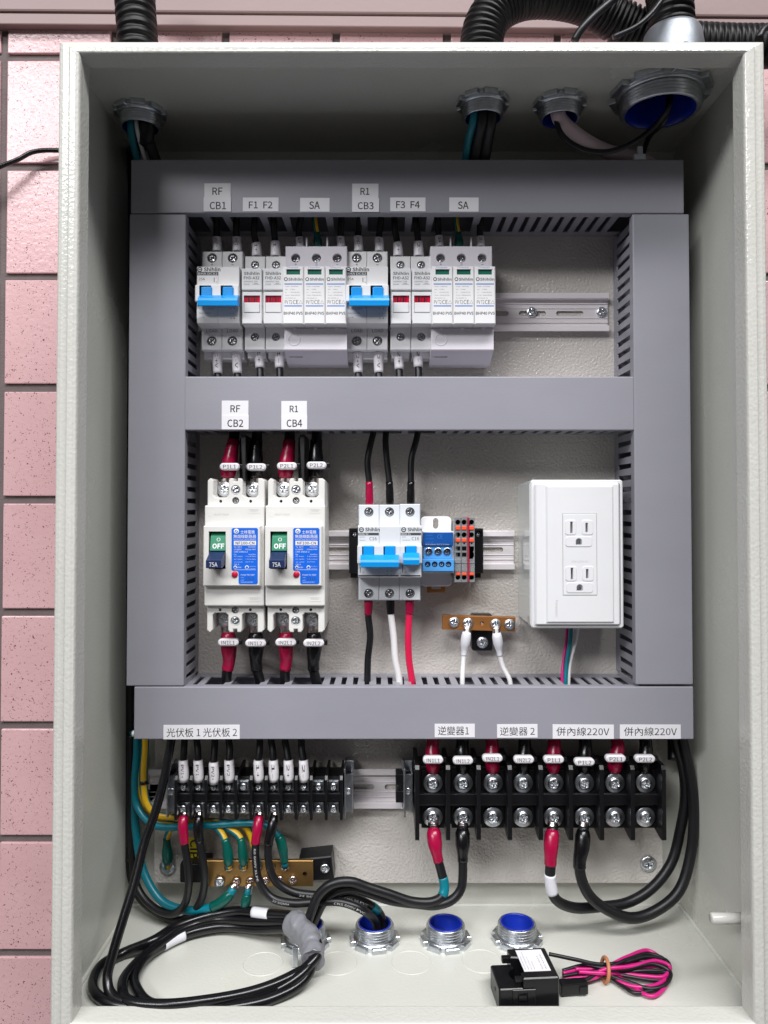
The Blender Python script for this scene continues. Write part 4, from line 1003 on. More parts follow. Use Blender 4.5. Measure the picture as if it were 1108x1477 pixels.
# ------------------------------------------------------------------ conduit fittings
def fitting(label, c, up, rn, rt, h, group):
    """locknut and threaded nipple with a blue lined throat; up = +1 rises from the floor, -1 hangs from the top wall"""
    r = thing('conduit_fitting', label, 'conduit fitting', c, group)
    cx_, cy_, cz_ = c
    nt = 8; pol = []
    for i in range(nt):
        for k, rr in ((-.33, 1.0), (.33, 1.0), (.40, .86), (.60, .86)):
            a = 2*math.pi*(i + k)/nt + .2; pol.append((cx_ + rn*rr*math.cos(a), cy_ + rn*rr*math.sin(a)))
    b = MB(); b.slab(pol, cz_ + up*4.2, cz_ + up*.1, [circle(cx_, cy_, rt*.97, 36)], axis='Z', bev=.5)
    b.lathe([(rn*.84, 4.1), (rt*1.06, 5.6), (rt*.96, 5.6)], (cx_, cy_, cz_), 'Z', 40, up, closed=True); b.obj('locknut', 'zinc', r)
    pr = [(rt*.97, -2)]
    n = 5; z0 = 3.0
    for i in range(n):
        q = z0 + (h - z0 - 1)*i/n; d = (h - z0 - 1)/n
        pr += [(rt*.955, q), (rt, q + d*.35), (rt, q + d*.6), (rt*.955, q + d*.95)]
    pr += [(rt*.955, h - .6), (rt*.93, h), (rt*.86, h)]
    MB().lathe(pr, c, 'Z', 44, up, closed=True).obj('threaded_nipple', 'zinc', r)
    pr = [(rt*.87, h - .4), (rt*.85, h + .5), (rt*.80, h + .6), (rt*.775, h - .6), (rt*.77, h - 4), (rt*.73, h - 5), (rt*.72, -6)] if up > 0 else [(rt*.90, h - .1), (rt*.84, h - 1.2), (rt*.80, h - 4), (rt*.75, -22)]
    MB().lathe(pr, c, 'Z', 40, up, closed=True).obj('insulating_throat', 'throat_blue', r)
    MB().lathe([(.01, -21 if up < 0 else 1.5), (rt*.75, -21 if up < 0 else 1.5)], c, 'Z', 30, up, closed=True).obj('throat_disc', 'hole_dark' if up < 0 else 'paint', r)  # disc closing the throat; hanging ones near-black for the shade up the conduit
    return r
cl = ZT - 1.6
tops = []
for lb, px, py, rn, rt, h in (('left of the four conduit fittings hanging from the cabinet top', 202.5, 160, 22, 16.6, 15), ('zinc conduit fitting at the cabinet top with a teal and a black wire', 696.5, 146, 22, 16.6, 15),
                         ('zinc conduit fitting at the cabinet top with a pale pink cable', 807.5, 147, 22, 16.6, 15), ('extra large conduit fitting at the cabinet top right', 952, 132, 40, 31.5, 17)):
    c = QZ(px, py, cl); tops.append(c); fitting(lb, c, -1, rn, rt, h, 'conduit fittings in the cabinet top')
MB().slab(rect(XL, 556, XR, YB - .02), cl, ZT, [circle(c_.x, c_.y, rr_, 36) for c_, rr_ in zip(tops, (13.6, 13.6, 13.6, 26))], axis='Z').obj('top_wall', 'paint', enc)
bots = []
for lb, px, py in (('conduit fitting on the cabinet floor, mostly hidden behind grey tape', 441, 1359), ('conduit fitting on the cabinet floor that two black cables enter', 540.5, 1357), ('empty conduit fitting on the cabinet floor, left one with open blue throat', 643, 1357), ('empty conduit fitting on the cabinet floor, rightmost one with open blue throat', 746, 1356)):
    c = QZ(px, py, ZF); bots.append(c); fitting(lb, c, 1, 21.5, 16.4, 15, 'conduit fittings in the cabinet floor')

# ------------------------------------------------------------------ wires
def cut(pts, a, b_):
    """the stretch of a smoothed path between two arc lengths"""
    q = smooth_path(pts); cum = [0.0]
    for i in range(len(q)-1): cum.append(cum[-1] + (q[i+1]-q[i]).length)
    if a < 0: a += cum[-1]
    if b_ <= 0: b_ += cum[-1]
    a, b_ = max(0, a), min(cum[-1], b_)
    def at(s):
        i = 0
        while i < len(cum)-2 and cum[i+1] < s: i += 1
        return q[i].lerp(q[i+1], (s-cum[i])/max(1e-6, cum[i+1]-cum[i]))
    out = [at(a)] + [q[i] for i in range(len(q)) if a + .8 < cum[i] < b_ - .8] + [at(b_)]
    return out
def wv(p): return p if isinstance(p, Vector) else Q(*p)
def wire(label, pts, r, m, group=None, boot=None, sleeve=None, lug=None, marker=None, bands=(), prints=(), cat='wire', name='wire', stripe=False, start=0.0, n=12):
    pts = [wv(p) for p in pts]
    if r > 2.6 and len(pts) > 5:
        wr = random.Random(label); pts = pts[:3] + [p + Vector((wr.uniform(-.9, .9), wr.uniform(-.8, .8), wr.uniform(-.9, .9))) for p in pts[3:-2]] + pts[-2:]
    rt = thing(name, label, cat, pts[0], group)
    b = MB(); pp = cut(pts, start, 1e9) if start else pts
    b.tube(pp, r, n, stripe=(stripe if isinstance(stripe, set) else {0, 1, 2, 6, 7} if stripe else None), raw=bool(start)); b.obj('insulation', [m, 'cable_yellow'] if stripe else m, rt)
    if boot:                                   # shrink tube, fuller over the crimp
        bm_, a, e, rb = boot
        q = cut(pts, a, e)
        def rad(s, T): 
            u = s/T
            return rb*(0.80 + .20*min(1, u/.12)) if u < .45 else (rb + (r*1.16 - rb)*min(1, (u - .45)/.35))
        MB().tube(q, rad, 14, raw=True).obj('shrink_boot', bm_, rt)
    if lug:
        a, e, rl = lug
        MB().tube(cut(pts, a, e), rl, 10, flat=.55, raw=True).obj('lug', 'nickel', rt)
    if sleeve:
        tx, a, e, rs, th = sleeve
        q = cut(pts, a, e); s_ = MB().tube(q, lambda s, T: rs*(1.08 - .12*s/T), 14, raw=True).obj('sleeve', 'sleeve', rt)
        L_ = sum((q[i+1]-q[i]).length for i in range(len(q)-1))
        if tx:
            down = q[-1].z < q[0].z
            qq = q if down else list(reversed(q))
            path_print(s_, qq, rs*1.02, L_*.16, tx, th, 'ink', wid=L_*.62)
    if marker:
        tx, px, py, Y, w, h = marker
        X, Z = P(px, py, Y); W, H = w*mmpx(Y)/2, h*mmpx(Y)/2
        k = MB(); k.slab(rrect(X - W, Z - H, X + W, Z + H, H*.98), Y, Y + 5, bev=1.1); mk = k.obj('wire_marker', 'sleeve', rt)
        MB().box(X + W*.8, X + W + 2.6, Y + 1.5, Y + 5.5, Z - H*.6, Z + H*.7, .5).obj('tie_tail', 'black_plastic', mk)
        lettering(mk, tx, None, Y - .08, 'ink', mm=(X - W*.64, Z - H*.5, X + W*.64, Z + H*.5))
    for bm_, a, e, rb in bands: MB().tube(cut(pts, a, e), rb, 14, raw=True).obj('tape_band', bm_, rt)
    for tx, s0, h_, wd in prints: path_print(rt, pts, r, s0, tx, h_, 'ink_pale', wid=wd)
    return rt
G1 = 'wires of the top breaker row'
# above the top row (terminal end first)
for px, y0, y1, tx, lb, rs in ((313.7, 342, 363, 'PV1+', 'wire with white PV1+ sleeve above the breaker below CB1', 3.9), (342.5, 341.5, 363, 'PV1-', 'wire with white PV1- sleeve above the breaker below CB1', 3.9),
        (370.7, 350, 370, '1+', 'wire with white 1+ sleeve above fuse holder F1', 4.2), (397.8, 348, 370, '1-', 'wire with white 1- sleeve above fuse holder F2', 4.2),
        (433, 342, 357, '1+', 'wire with short white sleeve at the left terminal of the left surge arrester', 3.6), (492, 341, 357, '1-', 'wire with short white sleeve at the right terminal of the left surge arrester', 3.6),
        (517.5, 341, 363, 'PV2+', 'wire with white PV2+ sleeve above the breaker below CB3', 3.9), (547.5, 343, 363, 'PV2-', 'wire with white PV2- sleeve above the breaker below CB3', 3.9),
        (574.5, 349, 370, '2+', 'wire with white 2+ sleeve above fuse holder F3', 4.2), (604, 348, 370, '2-', 'wire with white 2- sleeve above fuse holder F4', 4.2),
        (634, 340, 356, '2+', 'wire with short white sleeve at the left terminal of the right surge arrester', 3.6), (693.5, 341, 356, '2-', 'wire with short white sleeve at the right terminal of the right surge arrester', 3.6)):
    dxp = random.uniform(-3, 3) - (6 if y0 > 345 else 0)
    Yw = 669; k = mmpx(Yw)
    wire(lb, [(px, y1 + 3, Yw), (px, y1 - 6, Yw), (px - 1, y0 + 2, Yw), (px - 1.5 + dxp*.3, y0 - 12, Yw - 1), (px + dxp, y0 - 34, Yw - 4), (px + dxp*1.5, y0 - 70, Yw - 4)], 2.9, 'cable_black', G1, sleeve=(tx, 3*k, (y1 + 3 - y0)*k, rs, 2.3 if len(tx) > 2 else 2.2))
for px, lb in ((457.5, 'green and yellow wire at the middle terminal of the left surge arrester'), (661, 'green and yellow wire at the middle terminal of the right surge arrester')):
    wire(lb, [(px + 1, 358, 669), (px + 1, 348, 669), (px, 338, 668), (px - 3, 322, 665), (px - 5, 290, 664)], 2.4, 'boot_green', G1, boot=('boot_green', 0, 14, 4.0), stripe=True)
# below the top row
for px, y0, y1, tx, lb in ((313.7, 509, 539, '1+V', 'wire with white 1+V sleeve under the breaker below CB1'), (342, 509, 539, '1-V', 'wire with white 1-V sleeve under the breaker below CB1'), (374.5, 504, 531, '1+', 'wire with white 1+ sleeve under fuse holder F1'), (403, 504, 531, '1-', 'wire with white 1- sleeve under fuse holder F2'),
        (516.3, 511, 538, '2+V', 'wire with white 2+V sleeve under the breaker below CB3'), (546, 511, 538, '2-V', 'wire with white 2-V sleeve under the breaker below CB3'), (575.3, 505, 533, '2+', 'wire with white 2+ sleeve under fuse holder F3'), (603, 504, 530, '2-', 'wire with white 2- sleeve under fuse holder F4')):
    Yw = 671; k = mmpx(Yw)
    wire(lb, [(px, y0 - 6, Yw), (px, y0 + 10, Yw), (px + .6, y1, Yw), (px + 1, y1 + 14, Yw - 2), (px + 1, 580, Yw - 4)], 3.1, 'cable_black', G1, sleeve=(tx, 4*k, (y1 - y0 + 6)*k, 4.3, 2.3))
# moulded breakers, line side
G2 = 'thick wires of the 75A breakers'
for px, xe, bm_, tx, lb, my in ((328.7, 338, 'boot_red', 'P1L1', 'thick wire with red boot and P1L1 marker on the left 75A breaker', 673), (368, 371, 'boot_black', 'P1L2', 'thick wire with black boot and P1L2 marker on the left 75A breaker', 673.5),
        (412, 418, 'boot_red', 'P2L1', 'thick wire with red boot and P2L1 marker on the right 75A breaker', 672), (455.5, 457, 'boot_black', 'P2L2', 'thick wire with black boot and P2L2 marker on the right 75A breaker', 671)):
    k = mmpx(657)
    wire(lb, [(px, 708, 660), (px, 690, 659), (px + (xe-px)*.2, 672, 658), (px + (xe-px)*.6, 648, 660), (xe, 628, 663), (xe + 1, 600, 664)], 4.6, 'cable_black', G2, boot=(bm_, 19*k, 74*k, 6.6), lug=(0, 22*k, 5.6), marker=(tx, px + (xe-px)*.2 + .6, my, 647, 29, 10.5), start=15)
for x0, x1, lb in ((340, 354, 'black phase barrier sheet standing above the left 75A breaker'), (426.5, 437.5, 'black phase barrier sheet standing above the right 75A breaker')):
    X0_, Z1_ = P(x0, 629, 655); X1_, Z0_ = P(x1, 694, 655)
    b = MB(); b.slab([(X1_, Z0_), (X1_ - 2, Z1_), (X1_ + 2, Z1_), (X1_ + 1.6, Z0_)], 644, 690); b.box(X0_ + 1, X1_, 668, 669.2, Z0_, Z1_)
    b.obj('phase_barrier', 'black_matte', None, lb, 'phase barrier', 'black phase barriers')
# moulded breakers, load side
for px, xe, bm_, tx, lb, my in ((329, 327, 'boot_red', 'IN1L1', 'thick wire with red boot and IN1L1 marker below the left 75A breaker', 927), (368.5, 375, 'boot_black', 'IN1L2', 'thick wire with black boot and IN1L2 marker below the left 75A breaker', 928),
        (412, 411, 'boot_red', 'IN2L1', 'thick wire with red boot and IN2L1 marker below the right 75A breaker', 927), (452.5, 456, 'boot_black', 'IN2L2', 'thick wire with black boot and IN2L2 marker below the right 75A breaker', 928)):
    k = mmpx(657); st = -4 if bm_ == 'boot_red' else 2
    wire(lb, [(px, 895, 660), (px, 912, 659), (px + 1, 930, 658), (px, 955, 660), (px + (xe-px)*.4, 968, 662), (xe, 982, 664), (xe + 2, 1010, 665)], 4.4, 'cable_black', G2, boot=(bm_, 17*k, 72*k, 6.7), lug=(0, 20*k, 5.6), marker=(tx, px, my, 646, 30, 10.5), start=15)
# middle breakers
G3 = 'wires of the middle breaker row'
for pts, bm_, lb in (([(532.8, 733, 664), (532.8, 714, 664), (532.4, 694, 664), (531.6, 667, 664), (535, 640, 664), (539, 622, 664), (541, 600, 664)], 'boot_red', 'black wire with red boot entering the top of the C16 two-pole breaker'),
        ([(562.5, 733, 664), (562.4, 714, 664), (561.5, 694, 664), (558.5, 662, 664), (556.6, 636, 664), (557, 622, 664), (558, 600, 664)], 'boot_black', 'black wire with black boot entering the top of the C16 two-pole breaker'),
        ([(592.5, 733, 664), (592.6, 714, 664), (592.8, 694, 664), (594.4, 660, 664), (599.5, 636, 664), (603, 622, 664), (605, 600, 664)], 'boot_black', 'black wire with black boot entering the top of the single-pole breaker')):
    wire(lb, pts, 2.75, 'cable_black' if bm_ != 'x' else '', G3, boot=(bm_, 2, 23, 3.5))
for pts, m, bm_, e, lb in (([(531.6, 862, 664), (531.5, 878, 664), (531.5, 890, 664), (532.6, 918, 664), (531.5, 950, 664), (530, 980, 664), (529.5, 1010, 664)], 'cable_black', 'boot_red', 15, 'black wire with red boot leaving the bottom of the two-pole C16 breaker'),
        ([(563, 862, 664), (563.3, 878, 664), (564.5, 890, 664), (567, 920, 664), (570.5, 950, 664), (575.5, 978, 664), (578, 1010, 664)], 'cable_white', 'boot_black', 14, 'white wire with black boot leaving the bottom of the two-pole C16 breaker'),
        ([(591.5, 862, 664), (590.8, 878, 664), (590, 890, 664), (590, 920, 664), (591, 950, 664), (594, 980, 664), (595, 1010, 664)], 'cable_red', 'boot_red', 14, 'red wire leaving the bottom of the single-pole C16 breaker')):
    wire(lb, pts, 2.9, m, G3, boot=(bm_, 1, e, 3.8))
for pts, lb in (([(674.5, 902, 673), (673, 914, 673), (671, 928, 674), (669, 944, 675), (668, 958, 674), (667, 978, 670), (667, 1010, 668)], 'white wire with white boot at the left of the small copper bar'),
                ([(715.5, 903, 673), (716.5, 914, 673), (718.6, 928, 674), (721, 944, 675), (726, 962, 674), (735, 980, 670), (738, 1010, 668)], 'white wire with white boot at the right of the small copper bar')):
    wire(lb, pts, 2.15, 'cable_white', 'white wires of the copper bar', boot=('boot_white', 6, 27, 4.4), lug=(0, 8, 3.2))
for pts, m, lb, rr in (([(818.5, 900, 672), (817, 925, 672), (813, 952, 670), (811, 974, 667), (811, 1005, 665)], 'cable_magenta', 'magenta wire under the white outlet box', 1.3), ([(824, 900, 669), (822.5, 925, 669), (818, 952, 668), (816, 977, 666), (815, 1005, 665)], 'cable_teal', 'teal wire under the white outlet box', 1.8), ([(834, 900, 672), (831, 922, 672), (824, 950, 670), (821, 968, 668), (820, 1005, 668)], 'cable_white', 'white wire under the white outlet box', 1.6)):
    wire(lb, pts, rr, m, 'wires under the outlet box')

# small terminal strip, upper wires
G4 = 'black wires of the small terminal strip'
SPOT = dict(zip(('PV1+', 'PV1-', 'PV2+', 'PV2-', '1+', '1-', '2+', '2-'), ('leftmost', 'second', 'third', 'fourth', 'fifth', 'sixth', 'seventh', 'rightmost')))
for px, xt, tx in ((265, 266, 'PV1+'), (286.4, 284, 'PV1-'), (308.8, 310, 'PV2+'), (331, 330, 'PV2-'), (373.2, 375, '1+'), (395, 391, '1-'), (416.5, 411, '2+'), (438.5, 435, '2-')):
    dy = 3 if tx == 'PV2+' else 0
    k = mmpx(656)
    wire(('black wire with white %s sleeve, ' % tx) + SPOT[tx] + ' sleeved wire on the small terminal strip', [(px, 1130 + dy, 656), (px, 1112 + dy, 655), (px - .5, 1097 + dy, 655), ((px + xt)/2, 1083, 657), (xt, 1066, 660), (xt - 1, 1040, 662)], 2.95, 'cable_black', G4, sleeve=(tx, 4*k, 34*k, 4.2, 2.3))
# small terminal strip, lower wires
wire('black cable with red boot looping from the first pole of the small terminal strip', [(265, 1166, 660), (265.5, 1176, 656), (264, 1190, 652), (266, 1215, 652), (271, 1246, 652), (272.5, 1275, 654), (267, 1303, 660), (250, 1318, 668), (225, 1311, 676), (205, 1293, 684), (195, 1268, 690), (190.5, 1230, 692), (189, 1160, 692), (189, 1060, 690)], 3.35, 'cable_black', G4, boot=('boot_red', 7, 29, 4.3), lug=(0, 9, 2.9), start=6)
wire('black cable with black boot looping from the second pole of the small terminal strip', [(286.8, 1166, 660), (287, 1176, 656), (286, 1196, 652), (289, 1216, 652), (294, 1240, 653), (296, 1265, 655), (291, 1294, 661), (279, 1317, 668), (254, 1327, 676), (224, 1316, 684), (203, 1298, 694), (191, 1272, 698), (186, 1230, 700), (185, 1160, 700), (185, 1060, 698)], 3.35, 'cable_black', G4, boot=('boot_black', 7, 28, 4.2), lug=(0, 9, 2.9), start=6)
bo = bots[1]
wire('printed black cable with red boot running from the sixth pole into a floor fitting', [(373.6, 1166, 660), (374, 1176, 656), (371.8, 1195, 651), (368, 1216, 650), (368, 1242, 648), (374, 1272, 646), (391, 1294, 644), (420, 1303, 642), (455, 1301, 640), (492, 1301, 638), (522, 1313, 637), Vector((bo.x + 1, bo.y - 3, ZF + 16)), Vector((bo.x + 3, bo.y - 2, ZF - 5))], 3.35, 'cable_black', G4, boot=('boot_red', 7, 29, 4.3), lug=(0, 9, 2.9), start=6, prints=(('60 600V XLPE', 32, 1.7, 26), ('22 SQMM', 78, 1.7, 14), ('CNS 600V PVC', 130, 1.7, 26)))
wire('printed black cable with black boot running from the seventh pole into a floor fitting', [(395.2, 1166, 660), (395.6, 1176, 656), (392, 1196, 651), (388.5, 1214, 650), (389, 1244, 648), (397, 1269, 648), (418, 1286, 648), (450, 1291, 648), (490, 1293, 648), (527, 1303, 648), Vector((bo.x + 6, bo.y + 4, ZF + 18)), Vector((bo.x + 8, bo.y + 3, ZF - 5))], 3.35, 'cable_black', G4, boot=('boot_black', 7, 30, 4.2), lug=(0, 9, 2.9), start=6, bands=(('cable_teal', 148, 157, 3.6),), prints=(('22 SQMM 600V', 84, 1.7, 30), ('CNS 16 PVC', 122, 1.7, 20)))

# green / yellow ground wires
G5 = 'green and teal ground wires'
wire('green and yellow wire coming down beside the small terminal strip, tied in black', [(210, 1055, 676), (210, 1075, 676), (208, 1110, 676), (208, 1132, 675), (213, 1158, 673), (225, 1175, 671), (248, 1180, 672), (275, 1182, 674), (320, 1186, 674), (352, 1192, 672), (362, 1204, 671), (367, 1222, 668), (372, 1250, 664)], 3.0, 'cable_teal', G5, stripe={0, 1, 2, 3, 10, 11}, bands=(('black_plastic', 43, 46, 3.4),))
wire('teal ground wire curving to the right boot of the brass ground bar', [(197, 1055, 684), (197, 1085, 684), (194, 1130, 682), (196, 1160, 680), (208, 1180, 676), (228, 1191, 670), (270, 1193.5, 668), (318, 1190, 667), (362, 1187, 667), (388, 1194, 666), (402, 1207, 664), (408, 1225, 663), (411, 1250, 664)], 3.0, 'cable_teal', G5, boot=('boot_green', -27, -4, 4.4), lug=(-6, 0, 3.2))
wire('thin teal and yellow wire running behind the upper ground wires', [(203, 1055, 688), (202, 1100, 687), (203, 1140, 685), (212, 1166, 682), (228, 1180, 678), (252, 1186, 680), (290, 1188, 680)], 2.7, 'cable_teal', G5, stripe=True)
for pts, lb in (([(330, 1252, 664), (329.5, 1240, 662), (328, 1225, 662), (325, 1209, 664), (318, 1197, 668), (305, 1190, 672), (285, 1187, 676)], 'green and yellow wire at the first top screw of the ground bar'),
                ([(351, 1252, 664), (351.5, 1240, 662), (350, 1225, 662), (345, 1209, 664), (334, 1197, 668), (318, 1191, 672), (300, 1188, 678)], 'green and yellow wire at the second top screw of the ground bar')):
    wire(lb, pts, 2.9, 'cable_teal', G5, boot=('boot_green', 4, 26, 4.4), lug=(0, 6, 3.2), stripe=True)
wire('green booted wire bolted to the lower left of the mounting plate', [(242, 1252, 690), (241.8, 1240, 688), (241, 1222, 686), (242, 1208, 686), (246, 1196, 684), (254, 1188, 682)], 2.9, 'cable_teal', G5, boot=('boot_green', 5, 28, 4.7), lug=(0, 7, 3.2), stripe=True)
wire('teal ground wire sweeping from the ground bar up the left wall', [(341, 1273, 665), (335, 1285, 662), (325, 1297, 661), (312, 1307, 662), (296, 1312, 664), (266, 1314, 668), (238, 1303, 674), (217, 1280, 680), (203, 1245, 686), (196, 1200, 690), (193.5, 1150, 692), (193, 1055, 692)], 3.6, 'cable_teal', G5, boot=('boot_green', 9, 30, 4.7), lug=(0, 11, 3.4), start=5)
wire('short green booted wire at the bottom of the ground bar', [(361, 1273, 665), (358, 1285, 662), (355.5, 1298, 661), (353.5, 1310, 662), (352, 1325, 668), (350, 1345, 690)], 2.9, 'cable_teal', G5, boot=('boot_green', 9, 25, 4.4), lug=(0, 11, 3.2), start=5)

# large terminal strip, upper wires
G6 = 'thick wires above the large terminal strip'
for c, xt, tx, red, my in zip(large_c, (624.5, 667.5, 709.5, 757, 799.5, 844, 890, 931), ('IN1L1', 'IN1L2', 'IN2L1', 'IN2L2', 'P1L1', 'P1L2', 'P2L1', 'P2L2'), (1, 0, 1, 0, 1, 0, 1, 0), (1097, 1098, 1094.5, 1096.5, 1096.5, 1100, 1095, 1095.5)):
    k = mmpx(655); bm_ = 'boot_red' if red else 'boot_black'
    wire('thick wire with %s boot and %s marker above the large terminal strip' % ('red' if red else 'black', tx), [(c, 1128, 659.4), (c, 1112, 657), ((c + xt)/2, 1096, 654), (xt, 1082, 656), (xt, 1064, 660), (xt, 1035, 662)], 4.6, 'cable_black', G6, boot=(bm_, 18*k, 70*k, 6.2), lug=(0, 21*k, 5.2), marker=(tx, (c + xt)/2 + .5, my, 642, 29, 10.5), start=12)
# large terminal strip, lower wires
G7 = 'black cables under the large terminal strip'
tape0 = QZ(432, 1330, -338)
wire('black cable with red boot and teal band from the first pole of the large strip', [(624.6, 1180, 659), (625.6, 1196, 651), (627, 1214, 646), (632, 1236, 645), (638, 1256, 644), (641.8, 1277, 643), (639, 1293, 641), (625, 1302, 639), (596, 1300, 637), (560, 1290, 635), (530, 1278, 633), (505, 1271, 631), (480, 1275, 630), (460, 1292, 630), (449, 1312, 630), (443, 1335, 632), Vector((bots[0].x + 2, bots[0].y - 8, ZF + 2))], 3.8, 'cable_black', G7, boot=('boot_red', 10, 36, 6.2), lug=(0, 12, 4.8), start=9, bands=(('cable_teal', 49, 64, 4.1),))
wire('black cable with black boot from the second pole of the large strip', [(668, 1180, 659), (667.5, 1196, 651), (667.3, 1214, 646), (667.5, 1240, 645), (667.5, 1262, 644), (665, 1283, 643), (654, 1297, 641), (632, 1304, 641), (600, 1303, 641), (560, 1299, 641), (535, 1290, 641), (508, 1281, 641), (485, 1285, 640), (467, 1300, 640), (457, 1320, 640), (449, 1340, 640), Vector((bots[0].x + 7, bots[0].y - 2, ZF + 2))], 3.8, 'cable_black', G7, boot=('boot_black', 10, 36, 6.2), lug=(0, 12, 4.8), start=9)
wire('black cable with red boot and white band from the fifth pole of the large strip', [(798.2, 1178, 659), (797, 1197, 651), (795, 1220, 646), (792.8, 1246, 645), (792.8, 1274, 645), (800, 1296, 648), (826, 1308, 654), (866, 1308.5, 660), (906, 1301, 666), (939, 1281, 670), (968, 1246, 674), (983, 1196, 676), (988, 1146, 676), (984, 1104, 674), (974, 1068, 668), (968, 1030, 666)], 4.4, 'cable_black', G7, boot=('boot_red', 12, 39, 6.2), lug=(0, 14, 4.8), start=10, bands=(('boot_white', 47, 64, 4.9),))
wire('black cable with black boot from the sixth pole of the large strip', [(842.6, 1178, 659), (841.5, 1197, 651), (839.5, 1222, 646), (837, 1246, 645), (840, 1270, 645), (852, 1295, 647), (879, 1315, 650), (912, 1323, 654), (946, 1315, 658), (978, 1285, 662), (998.5, 1230, 666), (1002, 1163, 668), (995.5, 1113, 668), (984, 1066, 664), (976, 1030, 664)], 4.6, 'cable_black', G7, boot=('boot_black', 12, 42, 6.4), lug=(0, 14, 4.8), start=10)

# cables gathered at the left wall
G8 = 'black cables coiled on the cabinet floor'
wire('long black cable dropping diagonally from the bottom duct to the floor coil', [(250, 1050, 650), (247, 1068, 648), (238, 1118, 640), (223, 1170, 630), (208, 1219, 620), (194, 1270, 608), (178, 1322, 594), (162, 1376, 582), (156, 1412, 574), (163, 1436, 568), QZ(200, 1449, ZF + 6), QZ(260, 1451.5, ZF + 5), QZ(320, 1447.5, ZF + 5), QZ(384, 1434, ZF + 6), QZ(426, 1412, ZF + 12), QZ(450, 1386, ZF + 18), QZ(446, 1358, ZF + 22)], 3.7, 'cable_gloss', G8, cat='cable', name='cable')
TA = [QZ(424, 1332, ZF + 24), QZ(438, 1345, ZF + 24), QZ(450, 1364, ZF + 21), QZ(452, 1386, ZF + 17)]
def tap(i, du, dv): return TA[i] + Vector((du, dv*.5, dv))
def coil(label, pts, r, u, v, **kw):
    wire(label, [tap(1, u, v), tap(0, u, v)] + pts + [tap(3, -u, -v), tap(2, -u, -v), tap(1, -u, -v)], r, 'cable_gloss', G8, cat='cable', name='cable', **kw)
coil('outermost black cable of the floor coil with a white band', [QZ(384, 1318, ZF + 24), QZ(340, 1315, ZF + 20), QZ(297, 1321, ZF + 16), QZ(255, 1336, ZF + 14), QZ(222, 1357, ZF + 12), QZ(176, 1374, ZF + 6), QZ(146, 1392, ZF + 5), QZ(136, 1414, ZF + 5), QZ(141, 1436, ZF + 5), QZ(170, 1449, ZF + 5), QZ(215, 1452.5, ZF + 5), QZ(270, 1455, ZF + 4.6), QZ(330, 1452, ZF + 4.6), QZ(392, 1440, ZF + 5), QZ(436, 1416, ZF + 9)], 4.0, 2, 4, bands=(('boot_white', 44, 60, 4.5),))
coil('middle black cable of the floor coil', [QZ(362, 1328, ZF + 16), QZ(310, 1328, ZF + 12), QZ(264, 1342, ZF + 10), QZ(222, 1368, ZF + 9), QZ(190, 1396, ZF + 8), QZ(176, 1420, ZF + 8), QZ(183, 1440, ZF + 8), QZ(230, 1448, ZF + 9), QZ(300, 1444, ZF + 9), QZ(370, 1430, ZF + 10), QZ(420, 1408, ZF + 13)], 3.9, -1, 0)
coil('innermost black cable of the floor coil with a slanted white band', [QZ(370, 1340, ZF + 10), QZ(322, 1338, ZF + 7), QZ(276, 1346, ZF + 6), QZ(240, 1361, ZF + 6), QZ(210, 1383, ZF + 6), QZ(196, 1408, ZF + 5.5), QZ(198, 1430, ZF + 5.5), QZ(220, 1447, ZF + 6), QZ(290, 1449, ZF + 6), QZ(350, 1440, ZF + 7), QZ(410, 1420, ZF + 9)], 3.9, -3, -4, bands=(('boot_white', 118, 138, 4.4),))
b = MB()
b.tube(TA, lambda s_, T: 9.9 + .12*math.sin(s_*.7) + .35*((s_ % 13)/13) + 1.4*max(0, 1 - s_/12), 28, flat=.9, step=1.0)
from mathutils import noise
for v in b.bm.verts: v.co += Vector((noise.noise(v.co*.16), noise.noise(v.co*.16 + Vector((9, 3, 1))), noise.noise(v.co*.16 + Vector((2, 7, 5)))))*1.5 + noise.noise_vector(v.co*.42)*.55
b.obj('tape_wrap', 'tape_grey', None, 'grey tape wrapped round the black cable coil by the floor fitting', 'tape')
c = QZ(426, 1385, ZF + 6); MB().box(c.x - 2.2, c.x + 2.2, c.y - 1, c.y + 1, ZF + 1, ZF + 16, .4).obj('metal_tab', 'zinc', None, 'small metal tab beside the grey tape', 'metal tab')
for k, (px, yv) in enumerate(((186, 700), (189, 696), (192, 700))):
    wire(('black cable rising along the left wall, nearest the wall', 'black cable rising along the left wall, next to the duct', 'black cable rising along the left wall, in the middle')[k], [(px, 1240 - 20*k, yv), (px - .5, 1120, yv), (px - .5, 900, yv), (px, 600, yv), (px + 1, 320, yv), (px + 3, 225, 690 - 6*k), Vector((tops[0].x - 6 + 7*k, tops[0].y + 8 - 5*k, cl - 24)), Vector((tops[0].x - 5 + 6*k, tops[0].y + 5 - 4*k, cl + 4))], 4.2, 'cable_black', 'black cables along the left wall')
for k, (xx, yv) in enumerate(((266, 700), (269.5, 688), (263, 690))):  # cables added to darken the gap between right duct and wall
    wire(('black cable rising along the right wall, furthest back', 'black cable rising along the right wall, nearest the wall', 'black cable rising along the right wall, next to the duct')[k], [Vector((xx - 6, yv - 16, P(0, 1075 + 12*k, 670)[1])), Vector((xx, yv, P(0, 1020, 680)[1])), Vector((xx, yv, 0)), Vector((xx, yv - 2, 190)), Vector((xx - 5, yv - 10, 232)), Vector((xx - 30, yv - 22, 262)), Vector((xx - 70, yv - 24, 268))], 5.0, 'cable_black', 'black cables added to darken the right gap')
